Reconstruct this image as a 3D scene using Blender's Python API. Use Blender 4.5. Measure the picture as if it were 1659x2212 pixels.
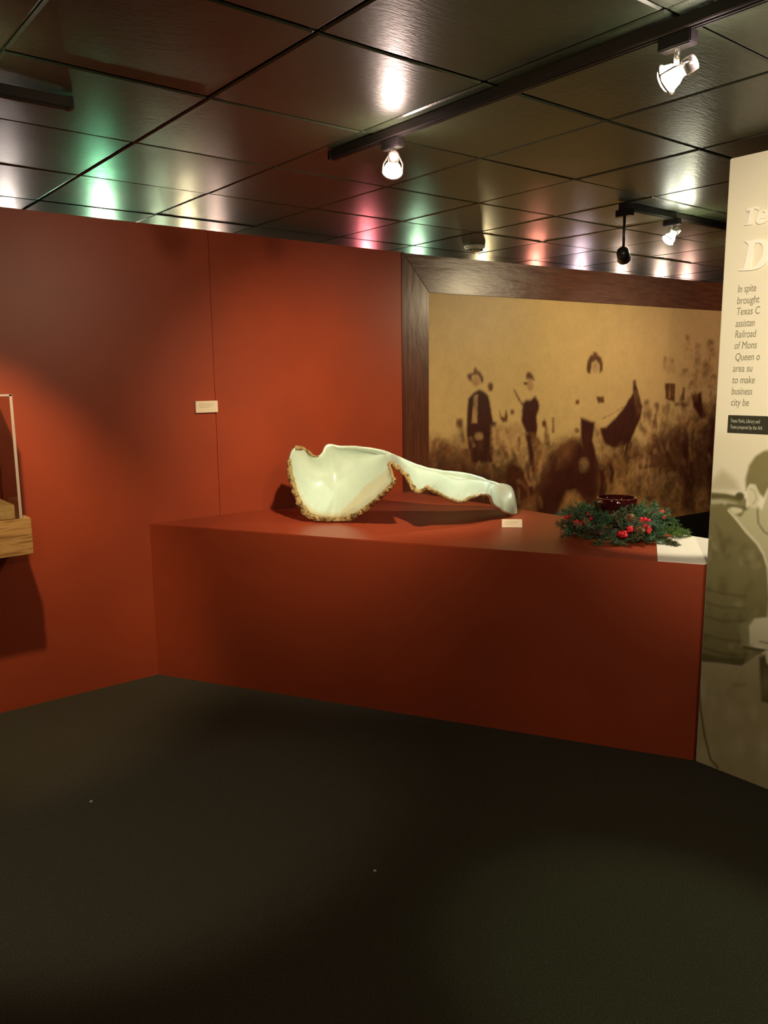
import bpy, bmesh, math, random
import numpy as np
from mathutils import Vector, Matrix, noise as mnoise

# ------------------------------------------------------------------ clear
for o in list(bpy.data.objects): bpy.data.objects.remove(o, do_unlink=True)
C = bpy.context.scene.collection
sc = bpy.context.scene
R = math.radians

# ------------------------------------------------------------------ camera, world, exposure, lights
# world frame: X runs along the red wall (away from the viewer), Y towards it, Z up, floor at z = 0
cam = bpy.data.objects.new('camera', bpy.data.cameras.new('camera')); C.objects.link(cam)
cam.data.sensor_fit = 'VERTICAL'; cam.data.sensor_height = 36.0; cam.data.lens = 1740 / 2212 * 36.0
cam.data.clip_start = 0.02
cam.matrix_world = Matrix(((0.78151, 0.11078, -0.61398, 0), (-0.62381, 0.12273, -0.77188, 0),
                           (-0.01016, 0.98624, 0.16502, 1.636), (0, 0, 0, 1)))
sc.camera = cam
sc.view_settings.view_transform = 'Standard'; sc.view_settings.look = 'None'
sc.view_settings.exposure = 0.0; sc.view_settings.gamma = 1.0
sc.view_settings.use_curve_mapping = False
w = bpy.data.worlds.new('World'); sc.world = w; w.use_nodes = True
w.node_tree.nodes['Background'].inputs['Color'].default_value = (0.010, 0.007, 0.004, 1)
w.node_tree.nodes['Background'].inputs['Strength'].default_value = 1.0
CEIL = 2.49; WTOP = 2.436

def spot(name, loc, target, power, color, size, blend, radius=0.03):
    l = bpy.data.lights.new(name, 'SPOT'); l.energy = power; l.color = color
    l.spot_size = R(size); l.spot_blend = blend; l.shadow_soft_size = radius
    o = bpy.data.objects.new(name, l); C.objects.link(o); o.location = loc
    d = Vector(target) - Vector(loc); o.rotation_euler = d.to_track_quat('-Z', 'Y').to_euler()
    return o
def point(name, loc, power, color, radius=0.03):
    l = bpy.data.lights.new(name, 'POINT'); l.energy = power; l.color = color; l.shadow_soft_size = radius
    o = bpy.data.objects.new(name, l); C.objects.link(o); o.location = loc
    return o
WARM = (1.0, 0.74, 0.42); HALO = (1.0, 0.86, 0.62); COOL = (0.92, 1.0, 0.80)
# lamps of the same gallery outside the frame, with one fill spot added
spot('gallery_or_fill_lamp', (0.72, 3.05, 2.35), (0.72, 4.1, 0.70), 120, WARM, 68, 0.7, 0.03)         # over the display case
spot('gallery_or_fill_lamp', (1.2, 0.3, 2.35), (2.3, 4.2, 1.9), 50, WARM, 62, 1.0, 0.05)             # washes the red wall
spot('gallery_or_fill_lamp', (-0.8, -0.8, 2.35), (2.2, 2.4, 0.0), 75, WARM, 84, 1.0, 0.08)           # added fill, a dim wash over plinth and carpet
spot('gallery_or_fill_lamp', (0.9, 0.2, 2.35), (3.04, 1.28, 1.75), 300, HALO, 50, 1.0, 0.03)         # on the text panel
spot('gallery_or_fill_lamp', (0.9, -0.6, 2.35), (3.04, 1.3, 0.8), 46, HALO, 60, 1.0, 0.04)
spot('gallery_or_fill_lamp', (3.95, 1.45, 2.36), (3.42, 2.05, 0.86), 115, HALO, 27, 0.5, 0.02)         # over the plinth end, behind the panel
spot('gallery_or_fill_lamp', (2.2, -0.4, 2.35), (1.87, 1.02, 0.0), 90, (0.80, 1.0, 0.50), 27, 0.7, 0.03)  # greenish pool on the carpet
spot('gallery_or_fill_lamp', (-0.9, 2.4, 2.35), (0.95, 2.65, 0.0), 120, HALO, 33, 0.75, 0.03)
spot('gallery_or_fill_lamp', (5.3, 2.3, 2.35), (5.1, 4.05, 1.6), 105, (1.0, 0.82, 0.50), 100, 1.0, 0.05)
spot('gallery_or_fill_lamp', (6.9, 2.0, 2.35), (7.0, 3.95, 1.5), 80, (1.0, 0.74, 0.48), 100, 1.0, 0.05)
point('gallery_or_fill_lamp', (0.50, 2.35, 2.36), 2.0, HALO, 0.03)
# coloured lamps of the next gallery, shining along the ceiling over the partitions
for az, dist, pw, col in ((1.698, 6.3, 22, (1.0, 0.85, 0.75)), (2.39, 6.1, 42, (0.30, 1.0, 0.50)), (2.40, 5.2, 10, (1.0, 1.0, 0.75)), (2.85, 7.0, 16, (0.8, 1.0, 0.6)), (3.10, 6.2, 26, (1.0, 0.85, 0.5)),
                          (3.35, 6.4, 18, (1.0, 0.7, 0.55)), (4.976, 5.6, 24, (1.0, 0.22, 0.25)), (5.633, 5.7, 20, (0.6, 1.0, 0.6)),
                          (6.574, 5.6, 26, (1.0, 0.8, 0.4)), (7.451, 5.7, 30, (1.0, 0.32, 0.22)), (8.26, 5.6, 24, (1.0, 0.72, 0.8)),
                          (9.11, 5.5, 24, (1.0, 0.72, 0.55)), (9.999, 5.4, 28, (1.0, 0.75, 0.55)), (10.625, 5.3, 28, (1.0, 0.55, 0.42))):
    point('next_gallery_lamp', (az * dist / 6.5, dist, 2.36), pw, col, 0.04)

# ------------------------------------------------------------------ helpers
def tag(o, label=None, cat=None, group=None, kind=None):
    if label: o['label'] = label
    if cat: o['category'] = cat
    if group: o['group'] = group
    if kind: o['kind'] = kind
    return o
def link(name, me, mat=None, parent=None, smooth=False):
    o = bpy.data.objects.new(name, me); C.objects.link(o)
    if mat: me.materials.append(mat)
    if parent: o.parent = parent
    if smooth:
        for p in me.polygons: p.use_smooth = True
    return o
def obj(name, bm, mat=None, parent=None, smooth=False, bevel=0, seg=2):
    if bevel:
        bmesh.ops.bevel(bm, geom=bm.edges[:], offset=bevel, segments=seg, affect='EDGES', clamp_overlap=True)
    bmesh.ops.recalc_face_normals(bm, faces=bm.faces[:])
    me = bpy.data.meshes.new(name); bm.to_mesh(me); bm.free()
    return link(name, me, mat, parent, smooth)
def empty(name, loc, rot=0):
    o = bpy.data.objects.new(name, None); C.objects.link(o); o.location = loc; o.rotation_euler = (0, 0, rot)
    o.empty_display_size = 0.05
    return o
def add_box(bm, a, b, M=None):
    vs = []
    for x in (a[0], b[0]):
        for y in (a[1], b[1]):
            for z in (a[2], b[2]):
                v = Vector((x, y, z)); vs.append(bm.verts.new(M @ v if M else v))
    for f in ((0,1,3,2),(4,6,7,5),(0,4,5,1),(2,3,7,6),(0,2,6,4),(1,5,7,3)): bm.faces.new([vs[i] for i in f])
    return bm
def box(a, b, M=None): return add_box(bmesh.new(), a, b, M)
def prism(pts, z0, z1):
    bm = bmesh.new(); n = len(pts)
    lo = [bm.verts.new((x, y, z0)) for x, y in pts]; hi = [bm.verts.new((x, y, z1)) for x, y in pts]
    bm.faces.new(lo[::-1]); bm.faces.new(hi)
    for i in range(n): bm.faces.new((lo[i], lo[(i+1) % n], hi[(i+1) % n], hi[i]))
    return bm
def lathe(bm, prof, n=32, M=None, cap=True):
    M = M or Matrix(); rings = []
    for r, z in prof:
        rings.append([bm.verts.new(M @ Vector((r*math.cos(2*math.pi*k/n), r*math.sin(2*math.pi*k/n), z))) for k in range(n)])
    for A, B in zip(rings, rings[1:]):
        for k in range(n): bm.faces.new((A[k], A[(k+1) % n], B[(k+1) % n], B[k]))
    if cap:
        if prof[0][0] > 1e-5: bm.faces.new(rings[0][::-1])
        if prof[-1][0] > 1e-5: bm.faces.new(rings[-1])
    return bm
def tube(bm, pts, rad, n=10):
    pts = [Vector(p) for p in pts]; rings = []
    for i, p in enumerate(pts):
        d = (pts[min(i+1, len(pts)-1)] - pts[max(i-1, 0)]).normalized()
        a = d.cross(Vector((0, 0, 1)));  a = a.normalized() if a.length > 1e-3 else Vector((1, 0, 0))
        b = d.cross(a); r = rad[i] if isinstance(rad, (list, tuple)) else rad
        rings.append([bm.verts.new(p + r*(a*math.cos(2*math.pi*k/n) + b*math.sin(2*math.pi*k/n))) for k in range(n)])
    for A, B in zip(rings, rings[1:]):
        for k in range(n): bm.faces.new((A[k], A[(k+1) % n], B[(k+1) % n], B[k]))
    bm.faces.new(rings[0][::-1]); bm.faces.new(rings[-1])
    return bm
def aim(loc, target):
    d = Vector(target) - Vector(loc)
    return Matrix.Translation(loc) @ d.to_track_quat('Z', 'Y').to_matrix().to_4x4()

# materials
def mat(name, col, rough=0.5, spec=0.5, metal=0.0, coat=0.0, coat_rough=0.1, noise=None, bump=None, attr=None, trans=0, ior=1.5, emit=None, grain=None):
    m = bpy.data.materials.new(name); m.use_nodes = True; nt = m.node_tree; N = nt.nodes; Lk = nt.links
    b = N['Principled BSDF']
    b.inputs['Base Color'].default_value = (*col, 1); b.inputs['Roughness'].default_value = rough
    b.inputs['Specular IOR Level'].default_value = spec; b.inputs['Metallic'].default_value = metal
    b.inputs['Coat Weight'].default_value = coat; b.inputs['Coat Roughness'].default_value = coat_rough
    b.inputs['Transmission Weight'].default_value = trans; b.inputs['IOR'].default_value = ior
    if emit: b.inputs['Emission Color'].default_value = (*emit[0], 1); b.inputs['Emission Strength'].default_value = emit[1]
    tc = N.new('ShaderNodeTexCoord')
    src = None
    if attr:
        a = N.new('ShaderNodeAttribute'); a.attribute_name = attr; src = a.outputs['Color']
    if noise:   # (scale, colour2, low, high[, stretch])
        mp = N.new('ShaderNodeMapping'); Lk.new(tc.outputs['Object'], mp.inputs['Vector'])
        if len(noise) > 4: mp.inputs['Scale'].default_value = noise[4]
        n = N.new('ShaderNodeTexNoise'); n.inputs['Scale'].default_value = noise[0]; n.inputs['Detail'].default_value = 6
        Lk.new(mp.outputs[0], n.inputs['Vector'])
        rp = N.new('ShaderNodeMapRange'); rp.inputs['From Min'].default_value = noise[2]; rp.inputs['From Max'].default_value = noise[3]
        Lk.new(n.outputs['Fac'], rp.inputs['Value'])
        mx = N.new('ShaderNodeMix'); mx.data_type = 'RGBA'
        Lk.new(rp.outputs[0], mx.inputs[0]); mx.inputs[6].default_value = (*col, 1); mx.inputs[7].default_value = (*noise[1], 1)
        if src: Lk.new(src, mx.inputs[6])
        src = mx.outputs[2]
    if src: Lk.new(src, b.inputs['Base Color'])
    if bump:    # (scale, strength, distance[, stretch])
        mp = N.new('ShaderNodeMapping'); Lk.new(tc.outputs['Object'], mp.inputs['Vector'])
        if len(bump) > 3: mp.inputs['Scale'].default_value = bump[3]
        n = N.new('ShaderNodeTexNoise'); n.inputs['Scale'].default_value = bump[0]; n.inputs['Detail'].default_value = 4
        Lk.new(mp.outputs[0], n.inputs['Vector'])
        bp = N.new('ShaderNodeBump'); bp.inputs['Strength'].default_value = bump[1]; bp.inputs['Distance'].default_value = bump[2]
        Lk.new(n.outputs['Fac'], bp.inputs['Height']); Lk.new(bp.outputs[0], b.inputs['Normal'])
    return m
M_red = mat('red_paint', (0.35, 0.056, 0.020), 0.40, 0.45, noise=(3, (0.32, 0.052, 0.020), 0.4, 0.6), bump=(220, 0.12, 0.002))
M_seam = mat('seam_shadow_gap', (0.10, 0.012, 0.006), 0.7)
M_carpet = mat('dark_carpet', (0.048, 0.045, 0.032), 0.95, 0.1, noise=(260, (0.13, 0.117, 0.08), 0.50, 0.75), bump=(420, 0.8, 0.006))
M_ceil = mat('ceiling_panel', (0.029, 0.040, 0.022), 0.36, 0.36, noise=(60, (0.042, 0.052, 0.030), 0.4, 0.7), bump=(30, 0.12, 0.01, (1, 5, 1)))
M_wood = mat('dark_walnut', (0.085, 0.024, 0.011), 0.36, 0.5, coat=0.35, coat_rough=0.25, noise=(5, (0.14, 0.042, 0.017), 0.4, 0.7, (1, 1, 9)), bump=(3.5, 0.28, 0.03, (1, 1, 5)))
M_woodv = mat('dark_walnut_upright', (0.085, 0.024, 0.011), 0.36, 0.5, coat=0.35, coat_rough=0.25, noise=(5, (0.14, 0.042, 0.017), 0.4, 0.7, (9, 1, 1)), bump=(3.5, 0.2, 0.03, (5, 1, 1)))
M_oak = mat('oak_beam', (0.42, 0.24, 0.085), 0.5, 0.4, noise=(7, (0.24, 0.12, 0.035), 0.48, 0.62, (1, 2, 14)), bump=(20, 0.15, 0.004, (1, 1, 12)))
M_block = mat('cream_block', (0.72, 0.52, 0.22), 0.7, 0.2, noise=(60, (0.62, 0.42, 0.16), 0.4, 0.6))
M_glass = mat('acrylic', (0.98, 0.96, 0.94), 0.04, 0.5, trans=1.0, ior=1.2)
M_aedge = mat('polished_acrylic_edge', (0.75, 0.62, 0.55), 0.25, 0.6, trans=0.5, ior=1.3)
M_black = mat('black_metal_and_shade', (0.012, 0.010, 0.010), 0.35, 0.5)
M_trackm = mat('dark_bronze_track', (0.030, 0.024, 0.020), 0.32, 0.6, metal=0.3)
M_chrome = mat('pale_metal', (0.6, 0.56, 0.5), 0.25, metal=0.9)
M_card = mat('card_stock', (0.86, 0.74, 0.56), 0.8, 0.2)
M_ink = mat('grey_print', (0.45, 0.36, 0.22), 0.8, 0.1)
M_cream = mat('cream_letter', (0.95, 0.90, 0.78), 0.5, 0.3)
M_green_ink = mat('olive_grey_print', (0.25, 0.24, 0.17), 0.7, 0.2)
M_strip = mat('caption_black', (0.035, 0.032, 0.018), 0.6, 0.3)
M_striptext = mat('caption_lettering', (0.42, 0.42, 0.32), 0.7, 0.2)
M_lit_patch = mat('lit_patch_board', (0.88, 0.84, 0.74), 0.5, 0.4)
M_plastic = mat('ivory_plastic', (0.62, 0.58, 0.46), 0.5, 0.4)
M_lint = mat('white_lint', (0.5, 0.5, 0.48), 0.9)
MURAL_ART=[["m",0.03,0.75,[[0.104,1.217],[0.285,1.218],[0.347,1.192],[0.41,1.169],[0.473,1.208],[0.559,1.171],[0.782,1.04],[1.206,1.03],[1.66,1.167],[1.769,1.125],[1.943,0.927],[2.582,1.043],[3.079,1.263],[3.762,1.453],[3.892,0.21],[0.102,0.631]]],
["d",0.05,0.95,[[0.104,1.1],[0.306,1.087],[0.56,1.071],[0.783,0.971],[1.063,0.951],[1.357,0.967],[1.533,1.064],[1.716,1.109],[1.887,0.931],[2.011,0.691],[2.027,0.378],[0.102,0.598]]],
["m",0.015,0.8,[[0.265,1.196],[0.347,1.205],[0.452,1.144],[0.432,1.062],[0.285,1.088]]],
["d",0.01,0.6,[[0.479,1.336],[0.492,1.27],[0.519,1.169],[0.565,1.174],[0.539,1.274],[0.525,1.34]]],
["m",0.008,1,[[0.524,1.304],[0.521,1.292],[0.514,1.282],[0.504,1.276],[0.493,1.277],[0.482,1.283],[0.475,1.294],[0.473,1.307],[0.475,1.319],[0.482,1.329],[0.492,1.334],[0.503,1.334],[0.514,1.328],[0.521,1.317]]],
["l",0.008,0.7,[[0.547,1.266],[0.6,1.181],[0.626,1.139],[0.65,1.147],[0.623,1.188],[0.57,1.274]]],
["m2",0.006,1,[[0.564,1.639],[0.58,1.658],[0.624,1.658],[0.632,1.687],[0.649,1.704],[0.667,1.678],[0.693,1.664],[0.715,1.638],[0.725,1.605],[0.707,1.586],[0.685,1.628],[0.654,1.645],[0.615,1.639],[0.616,1.6],[0.59,1.607]]],
["l",0.006,1,[[0.689,1.602],[0.686,1.585],[0.675,1.572],[0.659,1.564],[0.642,1.564],[0.626,1.572],[0.615,1.586],[0.611,1.603],[0.615,1.62],[0.625,1.633],[0.641,1.641],[0.658,1.641],[0.674,1.633],[0.685,1.619]]],
["d2",0.006,1,[[0.582,1.476],[0.638,1.521],[0.686,1.54],[0.73,1.526],[0.775,1.492],[0.804,1.377],[0.823,1.309],[0.86,1.301],[0.851,1.268],[0.815,1.259],[0.825,1.174],[0.836,1.105],[0.819,1.003],[0.613,1.017],[0.567,1.22],[0.571,1.303],[0.57,1.385]]],
["l",0.004,1,[[0.634,1.501],[0.673,1.507],[0.67,1.398],[0.667,1.302],[0.614,1.304],[0.626,1.416]]],
["l",0.008,0.8,[[0.726,1.202],[0.722,1.191],[0.711,1.182],[0.695,1.178],[0.677,1.179],[0.661,1.185],[0.65,1.194],[0.646,1.206],[0.65,1.218],[0.661,1.226],[0.677,1.231],[0.694,1.23],[0.71,1.224],[0.722,1.214]]],
["l",0.008,0.6,[[0.592,1.199],[0.633,1.13],[0.653,1.136],[0.612,1.205]]],
["m2",0.006,1,[[0.819,1.558],[0.817,1.543],[0.809,1.532],[0.799,1.525],[0.787,1.526],[0.776,1.532],[0.768,1.544],[0.765,1.558],[0.768,1.573],[0.775,1.584],[0.786,1.59],[0.797,1.59],[0.808,1.584],[0.816,1.572]]],
["m",0.02,0.7,[[0.564,1.103],[0.578,0.985],[0.613,0.984],[0.599,1.103]]],
["m2",0.006,1,[[0.881,1.382],[0.9,1.34],[0.932,1.339],[0.95,1.383],[0.97,1.338],[0.961,1.297],[0.915,1.299],[0.891,1.324]]],
["m",0.006,1,[[1.03,1.37],[1.028,1.361],[1.023,1.354],[1.016,1.35],[1.007,1.351],[1.0,1.355],[0.994,1.362],[0.992,1.371],[0.994,1.38],[0.999,1.387],[1.006,1.391],[1.015,1.391],[1.022,1.386],[1.028,1.379]]],
["l",0.012,0.75,[[0.806,1.269],[0.878,1.287],[0.962,1.277],[1.065,1.293],[1.123,1.256],[1.165,1.121],[1.188,0.978],[1.136,0.939],[1.054,0.959],[0.985,1.044],[0.93,0.996],[0.866,0.972],[0.828,1.037],[0.799,1.141]]],
["m",0.01,0.5,[[0.854,1.241],[0.847,1.139],[0.879,1.136],[0.886,1.238]]],
["m",0.01,0.5,[[0.949,1.251],[0.989,1.128],[1.039,0.986],[1.067,0.989],[1.016,1.132],[0.976,1.254]]],
["m2",0.008,0.8,[[1.079,1.179],[1.068,1.075],[1.091,1.072],[1.103,1.176]]],
["d",0.008,0.8,[[0.98,1.055],[0.978,1.041],[0.97,1.031],[0.959,1.026],[0.947,1.026],[0.935,1.033],[0.927,1.045],[0.924,1.058],[0.927,1.072],[0.934,1.082],[0.945,1.087],[0.958,1.087],[0.969,1.08],[0.977,1.069]]],
["l",0.01,0.6,[[0.92,1.048],[0.916,1.015],[0.903,0.99],[0.885,0.976],[0.864,0.978],[0.846,0.994],[0.833,1.021],[0.827,1.054],[0.831,1.086],[0.844,1.112],[0.862,1.125],[0.882,1.124],[0.901,1.109],[0.914,1.081]]],
["m2",0.006,1,[[1.142,1.635],[1.16,1.659],[1.189,1.662],[1.213,1.641],[1.239,1.6],[1.19,1.607],[1.152,1.614]]],
["m2",0.005,1,[[1.162,1.58],[1.16,1.575],[1.155,1.572],[1.148,1.57],[1.139,1.57],[1.131,1.572],[1.126,1.576],[1.124,1.58],[1.126,1.585],[1.131,1.588],[1.139,1.59],[1.147,1.59],[1.155,1.588],[1.16,1.584]]],
["l",0.006,0.8,[[1.225,1.565],[1.223,1.544],[1.214,1.528],[1.2,1.518],[1.185,1.519],[1.171,1.528],[1.162,1.545],[1.158,1.566],[1.161,1.587],[1.169,1.604],[1.183,1.613],[1.198,1.613],[1.211,1.603],[1.221,1.586]]],
["m2",0.006,1,[[1.02,1.532],[1.064,1.469],[1.113,1.416],[1.124,1.422],[1.076,1.474],[1.032,1.536]]],
["d2",0.007,1,[[1.118,1.429],[1.146,1.456],[1.195,1.455],[1.242,1.485],[1.283,1.446],[1.294,1.397],[1.267,1.327],[1.279,1.239],[1.262,1.151],[1.203,1.154],[1.143,1.227],[1.103,1.299],[1.111,1.35]]],
["m",0.01,0.9,[[1.143,1.21],[1.25,1.205],[1.353,1.111],[1.385,1.055],[1.337,0.968],[1.312,0.825],[1.254,0.758],[1.203,0.798],[1.208,0.977]]],
["l",0.01,0.6,[[1.291,1.085],[1.344,1.057],[1.298,0.974],[1.262,0.814],[1.302,0.805],[1.337,0.964],[1.385,1.056],[1.316,1.106]]],
["d2",0.008,1,[[1.156,1.189],[1.194,1.047],[1.204,0.87],[1.193,0.71],[1.238,0.704],[1.248,0.866],[1.238,1.047],[1.199,1.192]]],
["d",0.012,1,[[0.959,0.959],[1.015,0.997],[1.111,0.948],[1.211,0.869],[1.217,0.653],[1.119,0.626],[1.102,0.556],[1.024,0.564],[0.972,0.782]]],
["l",0.008,0.5,[[1.123,0.963],[1.161,0.853],[1.202,0.794],[1.224,0.801],[1.184,0.856],[1.147,0.965]]],
["m",0.008,0.8,[[1.106,0.838],[1.18,0.761],[1.196,0.697],[1.216,0.697],[1.198,0.766],[1.122,0.845]]],
["m",0.02,0.8,[[1.108,0.681],[1.265,0.721],[1.346,0.53],[1.112,0.555]]],
["m",0.008,0.8,[[1.346,1.307],[1.378,1.252],[1.412,1.143],[1.404,1.072],[1.353,1.111]]],
["m2",0.006,1,[[1.373,1.267],[1.371,1.256],[1.364,1.248],[1.354,1.243],[1.343,1.244],[1.333,1.249],[1.326,1.258],[1.323,1.269],[1.325,1.279],[1.331,1.288],[1.341,1.292],[1.352,1.292],[1.363,1.287],[1.37,1.278]]],
["m",0.006,0.7,[[1.429,1.314],[1.438,1.196],[1.464,1.195],[1.454,1.314]]],
["d2",0.02,1,[[1.438,0.997],[1.532,1.083],[1.661,1.13],[1.78,1.106],[1.884,0.987],[1.95,0.774],[1.958,0.619],[1.761,0.675],[1.629,0.631],[1.555,0.488],[1.271,0.519],[1.315,0.716],[1.413,0.817]]],
["m",0.03,0.6,[[1.457,1.014],[1.583,1.105],[1.705,1.11],[1.667,1.001],[1.512,0.919]]],
["g",0.015,0.9,[[1.503,0.475],[1.55,0.601],[1.615,0.707],[1.705,0.718],[1.819,0.613],[1.967,0.424]]],
["m2",0.006,1,[[1.808,1.688],[1.816,1.746],[1.846,1.789],[1.878,1.8],[1.877,1.818],[1.92,1.819],[1.932,1.797],[1.972,1.775],[1.996,1.728],[1.994,1.673],[1.962,1.651],[1.958,1.717],[1.913,1.753],[1.865,1.731],[1.852,1.651],[1.82,1.652]]],
["l",0.006,0.7,[[1.954,1.695],[1.951,1.674],[1.939,1.658],[1.922,1.649],[1.903,1.649],[1.885,1.658],[1.872,1.674],[1.867,1.695],[1.87,1.715],[1.881,1.732],[1.898,1.741],[1.917,1.741],[1.935,1.732],[1.949,1.715]]],
["w",0.03,0.35,[[1.827,1.619],[1.907,1.644],[2.019,1.606],[2.056,1.449],[1.98,1.283],[1.788,1.29],[1.701,1.439]]],
["m2",0.006,1,[[1.739,1.424],[1.737,1.414],[1.73,1.407],[1.719,1.403],[1.708,1.403],[1.697,1.408],[1.689,1.416],[1.686,1.425],[1.688,1.435],[1.695,1.442],[1.706,1.446],[1.718,1.446],[1.728,1.441],[1.736,1.433]]],
["m2",0.005,1,[[1.933,1.46],[2.016,1.465],[2.03,1.413],[1.952,1.411]]],
["m2",0.005,0.7,[[1.738,1.2],[1.736,1.191],[1.729,1.183],[1.718,1.18],[1.707,1.18],[1.696,1.185],[1.688,1.193],[1.685,1.203],[1.687,1.212],[1.694,1.22],[1.705,1.223],[1.717,1.223],[1.727,1.218],[1.735,1.21]]],
["d2",0.008,1,[[1.755,1.306],[1.815,1.286],[1.926,1.259],[1.918,1.192],[1.905,1.118],[1.957,0.983],[2.001,0.885],[1.997,0.731],[1.956,0.65],[1.887,0.702],[1.889,0.893],[1.806,1.011],[1.762,1.144]]],
["m2",0.02,0.65,[[1.941,1.191],[2.1,1.146],[2.457,1.089],[2.559,0.925],[2.348,0.899],[2.205,0.831],[2.184,0.676],[1.985,0.636]]],
["l",0.01,0.5,[[1.927,1.248],[1.983,1.227],[2.036,1.073],[2.027,0.921],[1.973,0.982],[1.922,1.117]]],
["d2",0.007,1,[[1.984,1.208],[2.068,1.216],[2.162,1.277],[2.273,1.361],[2.339,1.435],[2.389,1.488],[2.379,1.549],[2.407,1.583],[2.434,1.526],[2.456,1.471],[2.512,1.361],[2.494,1.264],[2.417,1.15],[2.373,1.074],[2.28,1.04],[2.164,1.035],[2.059,1.072],[2.022,1.131]]],
["m",0.01,0.6,[[2.396,1.48],[2.457,1.448],[2.502,1.323],[2.444,1.286],[2.406,1.403]]],
["m2",0.005,0.6,[[2.011,1.279],[2.151,1.319],[2.264,1.365],[2.258,1.372],[2.145,1.326],[2.006,1.286]]],
["d2",0.007,1,[[2.33,1.098],[2.303,0.964],[2.247,0.832],[2.22,0.796],[2.252,0.783],[2.281,0.822],[2.338,0.956],[2.366,1.092]]],
["d2",0.007,0.8,[[2.37,1.076],[2.334,0.903],[2.302,0.847],[2.33,0.838],[2.363,0.896],[2.4,1.071]]],
["g",0.02,0.8,[[2.171,0.911],[2.25,1.061],[2.35,0.88],[2.37,0.74],[2.482,0.69],[3.56,0.556],[3.587,0.266],[2.199,0.418]]],
["d2",0.01,1,[[1.991,0.864],[2.014,0.731],[1.991,0.64],[2.071,0.622],[2.095,0.722],[2.07,0.863]]],
["d2",0.01,1,[[2.089,0.91],[2.138,0.835],[2.12,0.743],[2.172,0.733],[2.19,0.834],[2.137,0.92]]],
["l",0.012,0.45,[[1.866,0.913],[1.861,0.889],[1.847,0.87],[1.825,0.861],[1.801,0.863],[1.778,0.875],[1.762,0.896],[1.756,0.921],[1.76,0.945],[1.774,0.963],[1.796,0.973],[1.82,0.971],[1.843,0.959],[1.859,0.938]]],
["m",0.006,0.8,[[2.419,1.572],[2.418,1.562],[2.412,1.554],[2.402,1.55],[2.392,1.55],[2.382,1.554],[2.375,1.562],[2.372,1.572],[2.374,1.582],[2.38,1.59],[2.389,1.594],[2.399,1.594],[2.409,1.59],[2.416,1.582]]],
["m",0.006,0.8,[[2.382,1.511],[2.441,1.51],[2.464,1.44],[2.423,1.418]]],
["m2",0.012,0.65,[[2.601,1.39],[2.596,1.372],[2.578,1.361],[2.555,1.362],[2.536,1.373],[2.528,1.392],[2.534,1.41],[2.551,1.421],[2.574,1.421],[2.593,1.409]]],
["l",0.012,0.6,[[2.592,1.363],[2.586,1.346],[2.568,1.34],[2.549,1.347],[2.541,1.364],[2.547,1.381],[2.565,1.387],[2.584,1.38]]],
["m",0.02,0.3,[[2.531,1.345],[2.605,1.343],[2.632,1.271],[2.514,1.275]]],
["m",0.012,0.65,[[2.734,1.371],[2.729,1.356],[2.714,1.347],[2.694,1.348],[2.678,1.357],[2.671,1.372],[2.676,1.387],[2.691,1.396],[2.71,1.395],[2.727,1.386]]],
["l",0.012,0.6,[[2.726,1.349],[2.72,1.335],[2.705,1.33],[2.689,1.336],[2.682,1.35],[2.687,1.363],[2.703,1.368],[2.718,1.362]]],
["m",0.02,0.3,[[2.674,1.334],[2.737,1.332],[2.76,1.274],[2.659,1.278]]],
["m",0.012,0.65,[[2.818,1.764],[2.814,1.751],[2.802,1.743],[2.786,1.743],[2.773,1.751],[2.768,1.764],[2.771,1.777],[2.783,1.785],[2.799,1.785],[2.812,1.777]]],
["l",0.012,0.6,[[2.812,1.745],[2.808,1.733],[2.795,1.728],[2.783,1.733],[2.776,1.745],[2.781,1.756],[2.793,1.761],[2.806,1.756]]],
["m",0.02,0.3,[[2.77,1.731],[2.821,1.731],[2.84,1.681],[2.759,1.682]]],
["m",0.012,0.65,[[2.909,1.748],[2.904,1.734],[2.888,1.724],[2.869,1.724],[2.852,1.733],[2.845,1.748],[2.85,1.763],[2.865,1.772],[2.885,1.772],[2.901,1.763]]],
["l",0.012,0.6,[[2.901,1.726],[2.895,1.713],[2.88,1.707],[2.864,1.713],[2.856,1.726],[2.861,1.74],[2.877,1.745],[2.893,1.74]]],
["m",0.02,0.3,[[2.848,1.71],[2.912,1.71],[2.936,1.653],[2.833,1.654]]],
["m",0.012,0.65,[[3.121,1.941],[3.117,1.924],[3.101,1.913],[3.081,1.913],[3.063,1.923],[3.056,1.94],[3.06,1.957],[3.076,1.967],[3.096,1.968],[3.114,1.958]]],
["l",0.012,0.6,[[3.114,1.916],[3.108,1.9],[3.092,1.894],[3.076,1.9],[3.067,1.915],[3.073,1.93],[3.089,1.937],[3.106,1.931]]],
["m",0.02,0.3,[[3.059,1.897],[3.125,1.898],[3.151,1.833],[3.045,1.832]]],
["m",0.012,0.65,[[3.275,1.879],[3.27,1.862],[3.254,1.851],[3.233,1.851],[3.215,1.861],[3.207,1.878],[3.212,1.895],[3.228,1.906],[3.249,1.906],[3.267,1.896]]],
["l",0.012,0.6,[[3.267,1.853],[3.261,1.838],[3.245,1.831],[3.228,1.838],[3.219,1.853],[3.225,1.868],[3.241,1.875],[3.259,1.869]]],
["m",0.02,0.3,[[3.211,1.835],[3.279,1.835],[3.305,1.77],[3.197,1.769]]],
["m2",0.012,0.65,[[3.479,1.906],[3.471,1.887],[3.444,1.875],[3.409,1.874],[3.381,1.886],[3.368,1.905],[3.377,1.924],[3.404,1.936],[3.438,1.937],[3.467,1.925]]],
["l",0.012,0.6,[[3.465,1.877],[3.456,1.86],[3.429,1.852],[3.4,1.859],[3.388,1.876],[3.397,1.894],[3.424,1.901],[3.452,1.895]]],
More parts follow.
